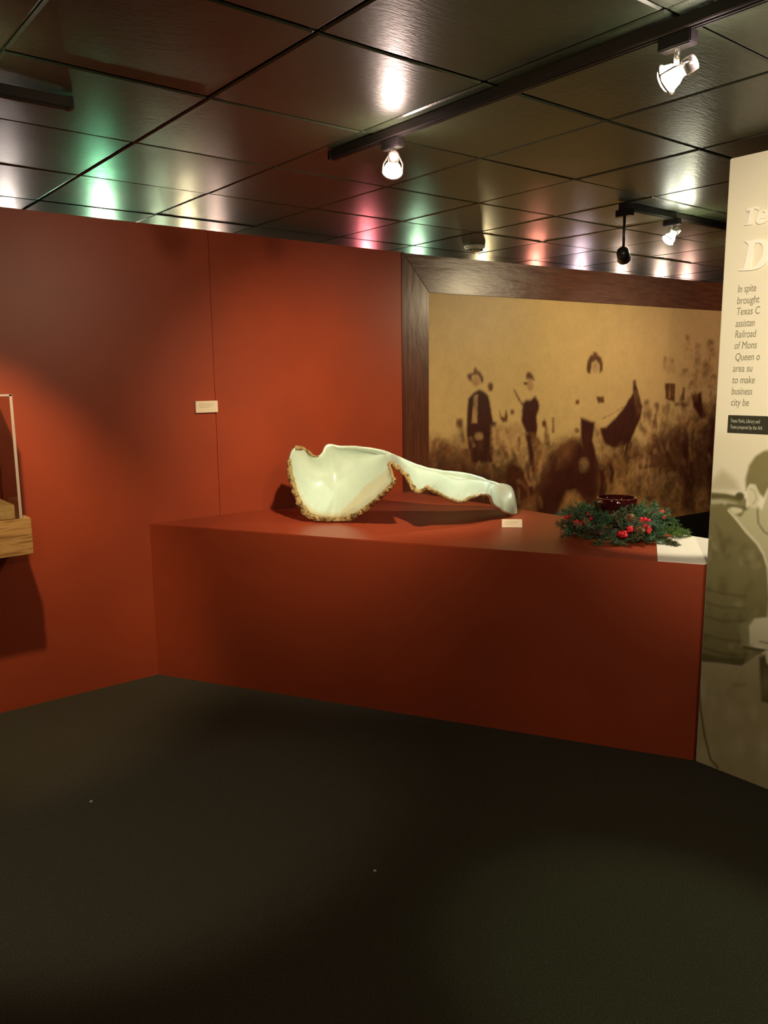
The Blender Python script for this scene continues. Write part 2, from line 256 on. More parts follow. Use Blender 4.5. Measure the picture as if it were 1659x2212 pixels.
["m",0.02,0.3,[[3.373,1.856],[3.484,1.857],[3.525,1.783],[3.347,1.782]]],
["m",0.012,0.65,[[3.506,1.853],[3.5,1.841],[3.483,1.834],[3.462,1.834],[3.443,1.841],[3.436,1.852],[3.441,1.864],[3.458,1.871],[3.48,1.872],[3.498,1.865]]],
["l",0.012,0.6,[[3.497,1.836],[3.491,1.825],[3.474,1.821],[3.456,1.825],[3.448,1.835],[3.454,1.846],[3.471,1.85],[3.489,1.846]]],
["m",0.02,0.3,[[3.438,1.823],[3.509,1.824],[3.534,1.779],[3.422,1.779]]],
["m",0.012,0.65,[[3.143,1.849],[3.137,1.838],[3.121,1.831],[3.101,1.831],[3.084,1.838],[3.076,1.849],[3.082,1.86],[3.098,1.867],[3.118,1.867],[3.135,1.861]]],
["l",0.012,0.6,[[3.134,1.832],[3.128,1.822],[3.112,1.818],[3.095,1.822],[3.088,1.832],[3.094,1.842],[3.11,1.847],[3.126,1.843]]],
["m",0.02,0.3,[[3.079,1.82],[3.145,1.821],[3.169,1.777],[3.063,1.777]]],
["m",0.012,0.65,[[3.299,1.758],[3.292,1.748],[3.273,1.742],[3.247,1.742],[3.226,1.748],[3.218,1.757],[3.225,1.767],[3.245,1.773],[3.27,1.773],[3.291,1.767]]],
["l",0.012,0.6,[[3.288,1.743],[3.281,1.735],[3.261,1.731],[3.24,1.735],[3.231,1.743],[3.239,1.752],[3.259,1.755],[3.279,1.752]]],
["m",0.02,0.3,[[3.22,1.733],[3.302,1.733],[3.33,1.696],[3.199,1.697]]],
["m",0.012,0.65,[[3.452,1.758],[3.442,1.746],[3.415,1.739],[3.381,1.739],[3.352,1.746],[3.341,1.758],[3.35,1.769],[3.377,1.777],[3.411,1.777],[3.44,1.77]]],
["l",0.012,0.6,[[3.437,1.741],[3.426,1.73],[3.399,1.726],[3.371,1.73],[3.359,1.741],[3.369,1.751],[3.396,1.755],[3.424,1.751]]],
["m",0.02,0.3,[[3.343,1.728],[3.455,1.728],[3.493,1.684],[3.314,1.684]]],
["m",0.012,0.65,[[3.407,1.709],[3.401,1.695],[3.381,1.687],[3.355,1.687],[3.334,1.695],[3.324,1.709],[3.331,1.722],[3.351,1.73],[3.377,1.73],[3.398,1.722]]],
["l",0.012,0.6,[[3.397,1.688],[3.389,1.676],[3.369,1.671],[3.348,1.676],[3.339,1.689],[3.346,1.701],[3.366,1.706],[3.387,1.701]]],
["m",0.02,0.3,[[3.328,1.674],[3.411,1.674],[3.441,1.622],[3.308,1.623]]],
["m",0.012,0.65,[[3.118,1.669],[3.111,1.661],[3.092,1.656],[3.067,1.656],[3.047,1.661],[3.039,1.669],[3.046,1.676],[3.065,1.681],[3.09,1.681],[3.11,1.676]]],
["l",0.012,0.6,[[3.107,1.657],[3.1,1.65],[3.08,1.648],[3.06,1.651],[3.052,1.658],[3.059,1.664],[3.079,1.667],[3.098,1.664]]],
["m",0.02,0.3,[[3.04,1.65],[3.12,1.649],[3.147,1.62],[3.019,1.621]]],
["m2",0.012,0.65,[[3.295,1.66],[3.289,1.646],[3.273,1.638],[3.252,1.638],[3.234,1.647],[3.227,1.66],[3.232,1.673],[3.248,1.682],[3.269,1.682],[3.287,1.673]]],
["l",0.012,0.6,[[3.286,1.64],[3.28,1.628],[3.264,1.623],[3.247,1.628],[3.238,1.64],[3.244,1.652],[3.261,1.657],[3.278,1.652]]],
["m",0.02,0.3,[[3.23,1.626],[3.298,1.625],[3.323,1.573],[3.214,1.575]]],
["m2",0.012,0.65,[[3.257,1.619],[3.251,1.604],[3.231,1.594],[3.206,1.595],[3.185,1.604],[3.176,1.62],[3.182,1.635],[3.202,1.644],[3.227,1.644],[3.248,1.634]]],
["l",0.012,0.6,[[3.247,1.596],[3.24,1.582],[3.22,1.577],[3.2,1.583],[3.19,1.597],[3.197,1.611],[3.217,1.616],[3.238,1.61]]],
["m",0.02,0.3,[[3.179,1.581],[3.261,1.58],[3.291,1.52],[3.16,1.522]]],
["m2",0.012,0.65,[[3.414,1.634],[3.407,1.617],[3.383,1.606],[3.353,1.607],[3.328,1.618],[3.317,1.635],[3.325,1.652],[3.348,1.663],[3.378,1.663],[3.404,1.652]]],
["l",0.012,0.6,[[3.402,1.608],[3.394,1.593],[3.37,1.586],[3.346,1.593],[3.334,1.609],[3.343,1.625],[3.366,1.631],[3.391,1.624]]],
["m",0.02,0.3,[[3.322,1.591],[3.419,1.59],[3.455,1.522],[3.299,1.524]]],
["m2",0.012,0.65,[[3.537,1.604],[3.531,1.589],[3.51,1.579],[3.484,1.58],[3.462,1.589],[3.452,1.605],[3.459,1.621],[3.479,1.63],[3.505,1.63],[3.527,1.62]]],
["l",0.012,0.6,[[3.527,1.581],[3.519,1.567],[3.499,1.561],[3.477,1.568],[3.467,1.582],[3.474,1.596],[3.495,1.601],[3.516,1.595]]],
["m",0.02,0.3,[[3.456,1.565],[3.541,1.564],[3.573,1.503],[3.436,1.506]]],
["m2",0.012,0.65,[[3.188,1.563],[3.185,1.555],[3.175,1.55],[3.162,1.551],[3.152,1.555],[3.147,1.563],[3.151,1.571],[3.16,1.575],[3.173,1.575],[3.183,1.57]]],
["l",0.012,0.6,[[3.183,1.551],[3.179,1.544],[3.169,1.542],[3.159,1.545],[3.154,1.552],[3.158,1.559],[3.168,1.561],[3.178,1.558]]],
["m",0.02,0.3,[[3.149,1.544],[3.189,1.543],[3.204,1.513],[3.14,1.514]]],
["m2",0.005,1,[[2.802,1.559],[2.95,1.557],[2.95,1.397],[2.819,1.424]]],
["l",0.005,0.5,[[2.864,1.543],[2.866,1.431],[2.885,1.43],[2.883,1.542]]],
["d2",0.01,1,[[3.176,1.465],[3.332,1.478],[3.355,1.378],[3.408,1.251],[3.34,1.233],[3.221,1.341]]],
["m2",0.008,1,[[3.055,1.517],[3.05,1.42],[3.083,1.417],[3.088,1.514]]],
["m2",0.008,0.8,[[2.951,1.365],[3.171,1.35],[3.172,1.375],[2.951,1.389]]],
["l",0.012,0.6,[[2.765,0.991],[2.756,0.968],[2.726,0.959],[2.694,0.969],[2.677,0.993],[2.687,1.016],[2.716,1.025],[2.748,1.015]]],
["l",0.012,0.6,[[2.872,1.153],[2.862,1.131],[2.844,1.124],[2.828,1.136],[2.824,1.159],[2.834,1.181],[2.852,1.188],[2.868,1.177]]],
["l",0.012,0.6,[[2.955,1.295],[2.942,1.272],[2.922,1.265],[2.907,1.278],[2.906,1.303],[2.919,1.325],[2.938,1.333],[2.954,1.32]]],
["m",0.012,0.6,[[3.059,1.146],[3.06,1.115],[3.045,1.101],[3.022,1.114],[3.005,1.145],[3.004,1.176],[3.019,1.19],[3.042,1.177]]],
["l",0.012,0.6,[[2.851,1.314],[2.855,1.272],[2.832,1.252],[2.795,1.266],[2.766,1.305],[2.762,1.346],[2.785,1.366],[2.822,1.352]]],
["m2",0.012,0.6,[[3.612,1.133],[3.627,1.08],[3.61,1.055],[3.57,1.074],[3.532,1.124],[3.517,1.176],[3.534,1.201],[3.573,1.183]]],
["d2",0.012,0.6,[[3.113,1.37],[3.129,1.314],[3.112,1.288],[3.072,1.307],[3.033,1.359],[3.018,1.414],[3.034,1.44],[3.074,1.422]]],
["m",0.012,0.6,[[3.305,1.053],[3.294,1.033],[3.262,1.025],[3.229,1.035],[3.213,1.057],[3.224,1.077],[3.255,1.084],[3.289,1.075]]],
["m",0.012,0.6,[[3.582,1.168],[3.589,1.122],[3.574,1.102],[3.546,1.12],[3.52,1.164],[3.513,1.21],[3.528,1.229],[3.556,1.212]]],
["l",0.012,0.6,[[2.64,0.965],[2.625,0.939],[2.606,0.931],[2.595,0.946],[2.597,0.975],[2.613,1.001],[2.631,1.009],[2.643,0.994]]],
["d2",0.012,0.6,[[3.195,0.991],[3.195,0.956],[3.177,0.941],[3.152,0.955],[3.134,0.991],[3.134,1.027],[3.152,1.042],[3.177,1.027]]],
["m",0.012,0.6,[[2.709,1.056],[2.718,1.022],[2.71,1.007],[2.689,1.019],[2.668,1.051],[2.659,1.085],[2.668,1.1],[2.688,1.088]]],
["l",0.012,0.6,[[3.111,1.002],[3.096,0.95],[3.065,0.932],[3.036,0.957],[3.026,1.01],[3.04,1.061],[3.071,1.08],[3.1,1.055]]],
["m",0.012,0.6,[[2.643,1.3],[2.633,1.263],[2.609,1.249],[2.584,1.266],[2.574,1.304],[2.584,1.34],[2.609,1.354],[2.633,1.338]]],
["d2",0.012,0.6,[[3.57,0.91],[3.571,0.849],[3.545,0.824],[3.508,0.85],[3.481,0.911],[3.48,0.972],[3.506,0.997],[3.544,0.972]]],
["m2",0.012,0.6,[[3.041,1.039],[3.045,1.003],[3.021,0.986],[2.984,0.997],[2.954,1.03],[2.95,1.065],[2.974,1.082],[3.012,1.072]]],
["m2",0.012,0.6,[[3.436,1.305],[3.431,1.253],[3.406,1.233],[3.374,1.254],[3.355,1.306],[3.36,1.357],[3.385,1.378],[3.417,1.356]]],
["d2",0.012,0.6,[[3.581,1.106],[3.557,1.073],[3.526,1.064],[3.505,1.084],[3.506,1.121],[3.529,1.155],[3.561,1.164],[3.582,1.144]]],
["d2",0.012,0.6,[[3.359,1.334],[3.361,1.286],[3.342,1.266],[3.314,1.286],[3.293,1.333],[3.291,1.381],[3.31,1.401],[3.338,1.382]]],
["m",0.012,0.6,[[2.899,0.961],[2.902,0.906],[2.886,0.883],[2.86,0.906],[2.839,0.961],[2.837,1.015],[2.853,1.038],[2.879,1.015]]],
["m",0.012,0.6,[[2.602,1.154],[2.601,1.129],[2.579,1.117],[2.551,1.125],[2.531,1.148],[2.533,1.173],[2.554,1.185],[2.582,1.178]]],
["m2",0.012,0.6,[[3.18,0.907],[3.153,0.862],[3.119,0.848],[3.098,0.874],[3.102,0.924],[3.13,0.969],[3.164,0.983],[3.185,0.958]]],
["m2",0.012,0.6,[[2.883,1.333],[2.874,1.282],[2.853,1.263],[2.834,1.285],[2.827,1.337],[2.837,1.387],[2.857,1.406],[2.877,1.384]]],
["d2",0.012,0.6,[[2.721,1.214],[2.722,1.184],[2.701,1.169],[2.669,1.178],[2.645,1.206],[2.644,1.236],[2.665,1.251],[2.697,1.242]]],
["m2",0.012,0.6,[[2.738,1.335],[2.726,1.304],[2.708,1.293],[2.696,1.309],[2.696,1.341],[2.708,1.372],[2.726,1.383],[2.738,1.368]]],
["l",0.012,0.6,[[3.547,0.99],[3.526,0.971],[3.489,0.968],[3.459,0.984],[3.453,1.009],[3.474,1.029],[3.51,1.031],[3.54,1.016]]],
["l",0.012,0.6,[[3.097,1.231],[3.102,1.204],[3.092,1.191],[3.073,1.201],[3.057,1.228],[3.052,1.255],[3.062,1.267],[3.081,1.257]]],
["m",0.012,0.6,[[3.623,0.912],[3.619,0.861],[3.588,0.841],[3.55,0.863],[3.525,0.915],[3.53,0.965],[3.56,0.985],[3.598,0.964]]],
["d2",0.012,0.6,[[3.475,1.085],[3.465,1.06],[3.447,1.051],[3.431,1.064],[3.427,1.09],[3.436,1.115],[3.454,1.124],[3.47,1.111]]],
["m",0.012,0.6,[[2.722,1.215],[2.712,1.189],[2.69,1.179],[2.668,1.192],[2.659,1.22],[2.668,1.247],[2.691,1.256],[2.713,1.243]]],
["l",0.012,0.6,[[3.335,1.005],[3.312,0.957],[3.279,0.942],[3.255,0.967],[3.255,1.019],[3.278,1.066],[3.311,1.082],[3.334,1.057]]],
["d2",0.012,0.6,[[3.281,0.948],[3.283,0.906],[3.265,0.888],[3.236,0.905],[3.214,0.947],[3.212,0.989],[3.23,1.007],[3.259,0.99]]],
["m",0.012,0.6,[[2.634,1.248],[2.635,1.21],[2.624,1.195],[2.605,1.21],[2.591,1.247],[2.59,1.284],[2.601,1.3],[2.62,1.285]]],
["l",0.012,0.6,[[3.258,1.163],[3.243,1.12],[3.216,1.104],[3.193,1.126],[3.187,1.171],[3.202,1.215],[3.229,1.23],[3.253,1.209]]],
["d2",0.012,0.6,[[3.167,1.099],[3.175,1.06],[3.16,1.043],[3.132,1.057],[3.108,1.095],[3.101,1.133],[3.115,1.151],[3.143,1.137]]],
["m",0.012,0.6,[[2.696,1.126],[2.699,1.075],[2.682,1.053],[2.656,1.074],[2.635,1.125],[2.632,1.176],[2.649,1.198],[2.675,1.177]]],
["m2",0.012,0.6,[[3.18,1.175],[3.164,1.134],[3.141,1.119],[3.122,1.14],[3.12,1.183],[3.135,1.224],[3.159,1.239],[3.177,1.219]]],
["l",0.012,0.6,[[3.17,1.289],[3.158,1.239],[3.13,1.219],[3.103,1.243],[3.092,1.294],[3.104,1.345],[3.132,1.364],[3.159,1.341]]],
["l",0.012,0.6,[[3.492,1.056],[3.476,1.036],[3.452,1.032],[3.432,1.045],[3.429,1.067],[3.445,1.087],[3.469,1.092],[3.489,1.079]]],
["d2",0.012,0.6,[[3.133,0.973],[3.113,0.927],[3.079,0.911],[3.05,0.936],[3.044,0.986],[3.064,1.032],[3.098,1.048],[3.127,1.024]]],
["l",0.012,0.6,[[2.661,1.02],[2.653,1.001],[2.635,0.994],[2.618,1.004],[2.613,1.026],[2.621,1.045],[2.639,1.052],[2.655,1.042]]],
["d2",0.012,0.6,[[2.712,1.257],[2.707,1.226],[2.692,1.213],[2.678,1.227],[2.671,1.26],[2.677,1.291],[2.691,1.304],[2.705,1.29]]],
["l",0.012,0.6,[[3.212,1.133],[3.198,1.101],[3.172,1.09],[3.15,1.107],[3.144,1.141],[3.158,1.173],[3.184,1.184],[3.206,1.167]]],
["m",0.012,0.6,[[2.826,1.021],[2.833,0.984],[2.821,0.968],[2.798,0.982],[2.777,1.018],[2.77,1.055],[2.782,1.071],[2.805,1.057]]],
["m",0.012,0.6,[[2.741,1.007],[2.734,0.986],[2.707,0.977],[2.676,0.985],[2.66,1.006],[2.667,1.027],[2.693,1.035],[2.724,1.027]]],
["m",0.012,0.6,[[3.365,1.138],[3.36,1.113],[3.33,1.101],[3.293,1.109],[3.27,1.132],[3.275,1.157],[3.304,1.169],[3.341,1.162]]],
["l",0.012,0.6,[[3.015,0.934],[3.02,0.877],[3.001,0.853],[2.969,0.876],[2.942,0.933],[2.937,0.989],[2.956,1.013],[2.988,0.99]]],
["m",0.012,0.6,[[2.805,1.184],[2.796,1.129],[2.778,1.108],[2.762,1.132],[2.757,1.188],[2.766,1.243],[2.783,1.264],[2.799,1.24]]],
["m",0.012,0.6,[[3.34,0.919],[3.347,0.882],[3.331,0.866],[3.302,0.879],[3.276,0.913],[3.269,0.949],[3.285,0.965],[3.315,0.953]]],
["d2",0.012,0.6,[[2.545,1.204],[2.545,1.171],[2.525,1.156],[2.496,1.168],[2.476,1.2],[2.476,1.234],[2.496,1.249],[2.525,1.237]]],
["m2",0.012,0.6,[[2.833,1.338],[2.832,1.314],[2.818,1.304],[2.799,1.313],[2.786,1.336],[2.787,1.359],[2.802,1.37],[2.821,1.361]]],
["m",0.012,0.6,[[3.129,0.988],[3.118,0.967],[3.1,0.961],[3.086,0.972],[3.085,0.995],[3.096,1.016],[3.114,1.022],[3.128,1.01]]],
["m",0.012,0.6,[[3.28,0.977],[3.27,0.931],[3.253,0.914],[3.239,0.935],[3.237,0.982],[3.247,1.027],[3.264,1.045],[3.278,1.024]]],
["m",0.012,0.6,[[2.566,1.262],[2.56,1.227],[2.547,1.213],[2.534,1.229],[2.528,1.264],[2.534,1.299],[2.547,1.312],[2.56,1.297]]],
["m",0.012,0.6,[[2.872,1.201],[2.855,1.161],[2.829,1.147],[2.809,1.168],[2.806,1.21],[2.823,1.25],[2.849,1.264],[2.869,1.244]]],
["m",0.012,0.6,[[2.743,1.093],[2.75,1.052],[2.73,1.033],[2.695,1.046],[2.665,1.084],[2.658,1.125],[2.678,1.145],[2.713,1.132]]],
["m",0.012,0.6,[[2.579,1.153],[2.578,1.125],[2.562,1.113],[2.54,1.124],[2.526,1.152],[2.527,1.18],[2.543,1.192],[2.564,1.181]]],
["d2",0.012,0.6,[[3.453,1.108],[3.433,1.051],[3.397,1.031],[3.366,1.059],[3.358,1.118],[3.377,1.174],[3.413,1.195],[3.445,1.167]]],
["m",0.012,0.6,[[2.653,0.985],[2.636,0.945],[2.618,0.931],[2.608,0.951],[2.613,0.993],[2.63,1.033],[2.648,1.047],[2.658,1.027]]],
["m",0.012,0.6,[[3.059,1.236],[3.066,1.197],[3.051,1.179],[3.022,1.192],[2.997,1.23],[2.99,1.269],[3.005,1.287],[3.034,1.273]]],
["m",0.012,0.5,[[3.288,1.432],[3.278,1.402],[3.247,1.39],[3.215,1.403],[3.199,1.434],[3.209,1.464],[3.24,1.475],[3.272,1.462]]],
["w",0.012,0.5,[[3.639,1.598],[3.631,1.562],[3.604,1.548],[3.574,1.563],[3.558,1.598],[3.567,1.633],[3.594,1.648],[3.624,1.633]]],
["l",0.012,0.5,[[3.288,1.491],[3.279,1.459],[3.252,1.446],[3.223,1.46],[3.209,1.492],[3.218,1.524],[3.244,1.537],[3.274,1.523]]],
["l",0.012,0.5,[[3.349,1.594],[3.344,1.562],[3.325,1.549],[3.304,1.563],[3.293,1.595],[3.299,1.626],[3.317,1.64],[3.338,1.626]]],
["w",0.012,0.5,[[3.238,1.488],[3.228,1.462],[3.198,1.451],[3.167,1.463],[3.152,1.49],[3.162,1.516],[3.192,1.527],[3.223,1.515]]],
["l",0.012,0.5,[[3.52,1.541],[3.514,1.517],[3.493,1.507],[3.47,1.518],[3.459,1.542],[3.465,1.566],[3.486,1.576],[3.509,1.566]]],
["w",0.012,0.5,[[3.094,1.599],[3.084,1.578],[3.055,1.569],[3.025,1.578],[3.011,1.6],[3.022,1.622],[3.05,1.63],[3.08,1.621]]],
["l",0.012,0.5,[[3.348,1.546],[3.342,1.515],[3.322,1.502],[3.299,1.515],[3.287,1.546],[3.293,1.577],[3.314,1.59],[3.337,1.577]]],
["l",0.012,0.5,[[3.604,1.412],[3.593,1.385],[3.561,1.374],[3.526,1.386],[3.51,1.414],[3.521,1.44],[3.553,1.451],[3.588,1.439]]],
["l",0.012,0.5,[[3.621,1.777],[3.612,1.751],[3.586,1.741],[3.558,1.751],[3.544,1.776],[3.553,1.802],[3.579,1.812],[3.607,1.802]]],
["m",0.012,0.5,[[3.491,1.452],[3.487,1.433],[3.473,1.426],[3.457,1.434],[3.449,1.453],[3.453,1.471],[3.467,1.479],[3.483,1.471]]],
["m",0.012,0.5,[[3.478,1.683],[3.468,1.656],[3.438,1.645],[3.406,1.657],[3.391,1.683],[3.401,1.71],[3.431,1.72],[3.463,1.709]]],
["l",0.012,0.5,[[3.318,1.544],[3.308,1.516],[3.279,1.505],[3.248,1.517],[3.233,1.545],[3.243,1.573],[3.272,1.584],[3.303,1.572]]],
["l",0.012,0.5,[[3.188,1.395],[3.18,1.368],[3.156,1.357],[3.13,1.369],[3.117,1.397],[3.125,1.425],[3.149,1.436],[3.175,1.423]]],
["m",0.012,0.5,[[3.176,1.401],[3.171,1.381],[3.156,1.373],[3.14,1.382],[3.132,1.402],[3.137,1.423],[3.151,1.431],[3.167,1.422]]],
["w",0.012,0.5,[[3.143,1.809],[3.133,1.778],[3.104,1.765],[3.073,1.778],[3.058,1.808],[3.068,1.839],[3.097,1.852],[3.128,1.84]]],
["d2",0.03,0.75,[[2.586,0.983],[2.767,1.094],[3.023,1.142],[3.368,1.085],[3.711,1.241],[3.783,0.536],[3.2,0.63],[2.722,0.833],[2.596,0.842]]],
["d2",0.02,0.8,[[3.1,1.015],[3.233,1.049],[3.324,0.404],[3.151,0.4]]],
["d2",0.02,0.8,[[3.458,1.25],[3.776,1.325],[3.882,0.302],[3.54,0.382]]],
["l",0.015,0.5,[[2.473,0.843],[2.755,0.823],[2.761,0.741],[2.49,0.77]]],
["l",0.012,0.4,[[3.069,0.742],[3.062,0.731],[3.04,0.724],[3.008,0.722],[2.972,0.725],[2.94,0.732],[2.917,0.743],[2.909,0.754],[2.916,0.764],[2.937,0.771],[2.969,0.774],[3.004,0.771],[3.037,0.764],[3.06,0.753]]],
["d2",0.01,0.8,[[2.506,0.835],[2.725,0.835],[2.718,0.864],[2.499,0.863]]],
["l",0.01,0.45,[[3.234,1.069],[3.227,1.024],[3.214,1.006],[3.203,1.026],[3.2,1.072],[3.207,1.117],[3.22,1.135],[3.231,1.115]]],
["l",0.01,0.45,[[3.284,1.053],[3.27,0.989],[3.255,0.963],[3.248,0.992],[3.253,1.057],[3.267,1.122],[3.282,1.147],[3.289,1.119]]],
["m",0.01,0.45,[[2.867,0.882],[2.876,0.818],[2.87,0.791],[2.854,0.818],[2.836,0.883],[2.827,0.947],[2.832,0.973],[2.849,0.947]]],
["l",0.01,0.45,[[2.788,1.146],[2.785,1.107],[2.774,1.091],[2.763,1.108],[2.757,1.148],[2.76,1.186],[2.77,1.202],[2.782,1.185]]],
["m",0.01,0.45,[[2.991,0.898],[2.986,0.867],[2.973,0.855],[2.959,0.87],[2.953,0.901],[2.958,0.932],[2.971,0.944],[2.984,0.93]]],
["m2",0.01,0.45,[[2.922,1.144],[2.931,1.086],[2.926,1.063],[2.909,1.086],[2.892,1.143],[2.883,1.2],[2.888,1.224],[2.904,1.2]]],
["m2",0.01,0.45,[[2.827,1.109],[2.822,1.087],[2.811,1.078],[2.802,1.089],[2.8,1.112],[2.806,1.135],[2.816,1.144],[2.825,1.133]]],
["m2",0.01,0.45,[[2.8,0.989],[2.804,0.958],[2.795,0.945],[2.778,0.957],[2.762,0.987],[2.757,1.018],[2.766,1.031],[2.784,1.019]]],
["m2",0.01,0.45,[[3.243,1.113],[3.224,1.061],[3.205,1.041],[3.197,1.065],[3.204,1.119],[3.223,1.172],[3.242,1.191],[3.25,1.167]]],
["m2",0.01,0.45,[[2.727,1.144],[2.727,1.095],[2.719,1.075],[2.709,1.096],[2.701,1.145],[2.701,1.194],[2.709,1.214],[2.719,1.194]]],
["l",0.01,0.45,[[2.638,1.046],[2.641,1.012],[2.635,0.999],[2.625,1.013],[2.616,1.046],[2.614,1.08],[2.62,1.094],[2.63,1.08]]],
["l",0.01,0.45,[[2.582,0.914],[2.569,0.863],[2.553,0.843],[2.543,0.866],[2.545,0.92],[2.557,0.972],[2.573,0.992],[2.583,0.968]]],
["m2",0.01,0.45,[[3.079,0.919],[3.094,0.875],[3.093,0.856],[3.078,0.874],[3.056,0.917],[3.042,0.961],[3.042,0.979],[3.058,0.962]]],
["l",0.01,0.45,[[2.646,0.894],[2.643,0.837],[2.631,0.815],[2.616,0.839],[2.608,0.896],[2.61,0.952],[2.623,0.975],[2.638,0.95]]],
["m",0.01,0.45,[[3.218,0.817],[3.22,0.757],[3.214,0.733],[3.203,0.759],[3.194,0.819],[3.192,0.878],[3.198,0.902],[3.209,0.877]]],
["m2",0.01,0.45,[[3.445,0.798],[3.454,0.74],[3.445,0.716],[3.423,0.74],[3.402,0.798],[3.393,0.856],[3.402,0.88],[3.423,0.856]]],
["m2",0.01,0.45,[[2.621,0.855],[2.615,0.813],[2.607,0.796],[2.6,0.815],[2.6,0.858],[2.605,0.899],[2.614,0.916],[2.62,0.898]]],
["l",0.01,0.45,[[3.234,0.906],[3.239,0.866],[3.235,0.85],[3.225,0.866],[3.213,0.907],[3.208,0.946],[3.212,0.963],[3.223,0.946]]],
["m2",0.01,0.45,[[2.902,0.847],[2.888,0.802],[2.874,0.785],[2.868,0.806],[2.874,0.852],[2.888,0.896],[2.901,0.913],[2.907,0.893]]],
["l",0.01,0.45,[[2.584,1.137],[2.592,1.098],[2.588,1.081],[2.575,1.097],[2.56,1.136],[2.552,1.175],[2.556,1.191],[2.569,1.176]]],
["m",0.01,0.45,[[3.274,1.065],[3.28,1.028],[3.273,1.013],[3.258,1.028],[3.244,1.064],[3.238,1.101],[3.244,1.116],[3.259,1.101]]],
["m",0.01,0.45,[[3.236,0.937],[3.215,0.869],[3.193,0.843],[3.184,0.875],[3.192,0.944],[3.214,1.012],[3.235,1.038],[3.245,1.007]]],
["l",0.01,0.45,[[3.215,1.02],[3.212,0.962],[3.2,0.94],[3.186,0.964],[3.178,1.022],[3.181,1.079],[3.193,1.102],[3.207,1.078]]],
["m2",0.01,0.45,[[2.637,1.04],[2.636,0.976],[2.623,0.95],[2.606,0.978],[2.595,1.042],[2.596,1.105],[2.609,1.131],[2.626,1.104]]],
["l",0.01,0.45,[[3.393,1.041],[3.391,1.012],[3.383,1.001],[3.374,1.013],[3.369,1.042],[3.371,1.07],[3.379,1.081],[3.388,1.069]]],
["m2",0.01,0.45,[[3.422,0.979],[3.424,0.945],[3.415,0.932],[3.402,0.946],[3.392,0.979],[3.39,1.013],[3.399,1.026],[3.412,1.012]]],
["m2",0.01,0.6,[[2.394,0.737],[2.415,0.608],[2.439,0.606],[2.419,0.736]]],
["m2",0.01,0.6,[[2.493,0.809],[2.514,0.679],[2.539,0.678],[2.518,0.808]]],
["m2",0.01,0.6,[[2.62,0.767],[2.641,0.636],[2.667,0.635],[2.645,0.767]]],
["d2",0.012,0.35,[[0.363,1.078],[0.361,1.056],[0.345,1.046],[0.326,1.053],[0.314,1.074],[0.316,1.096],[0.332,1.106],[0.351,1.099]]],
["m2",0.012,0.35,[[0.828,1.073],[0.814,1.042],[0.791,1.033],[0.772,1.049],[0.769,1.083],[0.783,1.113],[0.807,1.122],[0.825,1.106]]],
["d2",0.012,0.35,[[0.927,1.148],[0.922,1.127],[0.909,1.118],[0.896,1.128],[0.89,1.15],[0.895,1.172],[0.908,1.18],[0.922,1.171]]],
["m2",0.012,0.35,[[0.638,0.986],[0.627,0.955],[0.613,0.944],[0.604,0.959],[0.605,0.992],[0.616,1.022],[0.63,1.034],[0.639,1.018]]],
["m",0.012,0.35,[[1.055,1.024],[1.05,0.992],[1.037,0.979],[1.026,0.994],[1.023,1.027],[1.029,1.058],[1.041,1.071],[1.052,1.056]]],
["m2",0.012,0.35,[[0.375,1.066],[0.377,1.045],[0.37,1.036],[0.356,1.043],[0.346,1.062],[0.344,1.083],[0.351,1.093],[0.364,1.086]]],
["m2",0.012,0.35,[[0.579,1.092],[0.572,1.074],[0.553,1.067],[0.534,1.076],[0.526,1.095],[0.534,1.114],[0.552,1.121],[0.571,1.112]]],
["m2",0.012,0.35,[[0.385,1.119],[0.376,1.102],[0.357,1.096],[0.337,1.105],[0.33,1.123],[0.338,1.14],[0.358,1.146],[0.377,1.137]]],
["m",0.012,0.35,[[0.521,0.995],[0.506,0.967],[0.483,0.959],[0.465,0.976],[0.464,1.007],[0.479,1.035],[0.502,1.044],[0.519,1.027]]],
["d2",0.012,0.35,[[0.552,1.016],[0.557,0.983],[0.552,0.969],[0.539,0.981],[0.526,1.013],[0.521,1.046],[0.527,1.06],[0.54,1.048]]],
["d2",0.012,0.35,[[0.82,1.151],[0.805,1.127],[0.781,1.121],[0.762,1.136],[0.761,1.164],[0.776,1.187],[0.8,1.193],[0.819,1.178]]],
["d2",0.012,0.35,[[0.787,1.12],[0.785,1.092],[0.772,1.08],[0.755,1.092],[0.746,1.12],[0.748,1.148],[0.761,1.16],[0.778,1.148]]],
["m2",0.012,0.35,[[0.733,1.125],[0.726,1.108],[0.714,1.102],[0.704,1.111],[0.701,1.129],[0.708,1.146],[0.72,1.152],[0.73,1.143]]],
["m2",0.012,0.35,[[0.538,1.08],[0.538,1.062],[0.53,1.055],[0.519,1.061],[0.512,1.079],[0.512,1.097],[0.52,1.104],[0.531,1.098]]],
["m2",0.012,0.35,[[0.835,1.072],[0.827,1.06],[0.814,1.058],[0.805,1.065],[0.804,1.079],[0.812,1.091],[0.824,1.094],[0.834,1.086]]],
["m",0.012,0.35,[[0.58,1.173],[0.582,1.14],[0.569,1.126],[0.549,1.137],[0.534,1.168],[0.531,1.2],[0.544,1.214],[0.564,1.203]]],
["m",0.012,0.35,[[1.089,1.099],[1.081,1.081],[1.058,1.075],[1.036,1.084],[1.026,1.103],[1.035,1.12],[1.057,1.127],[1.08,1.118]]],
["m",0.012,0.35,[[0.972,1.047],[0.971,1.027],[0.96,1.019],[0.947,1.027],[0.938,1.046],[0.939,1.065],[0.95,1.073],[0.963,1.066]]],
["m2",0.012,0.35,[[0.712,1.141],[0.71,1.113],[0.7,1.102],[0.688,1.113],[0.68,1.141],[0.682,1.169],[0.692,1.181],[0.704,1.169]]],
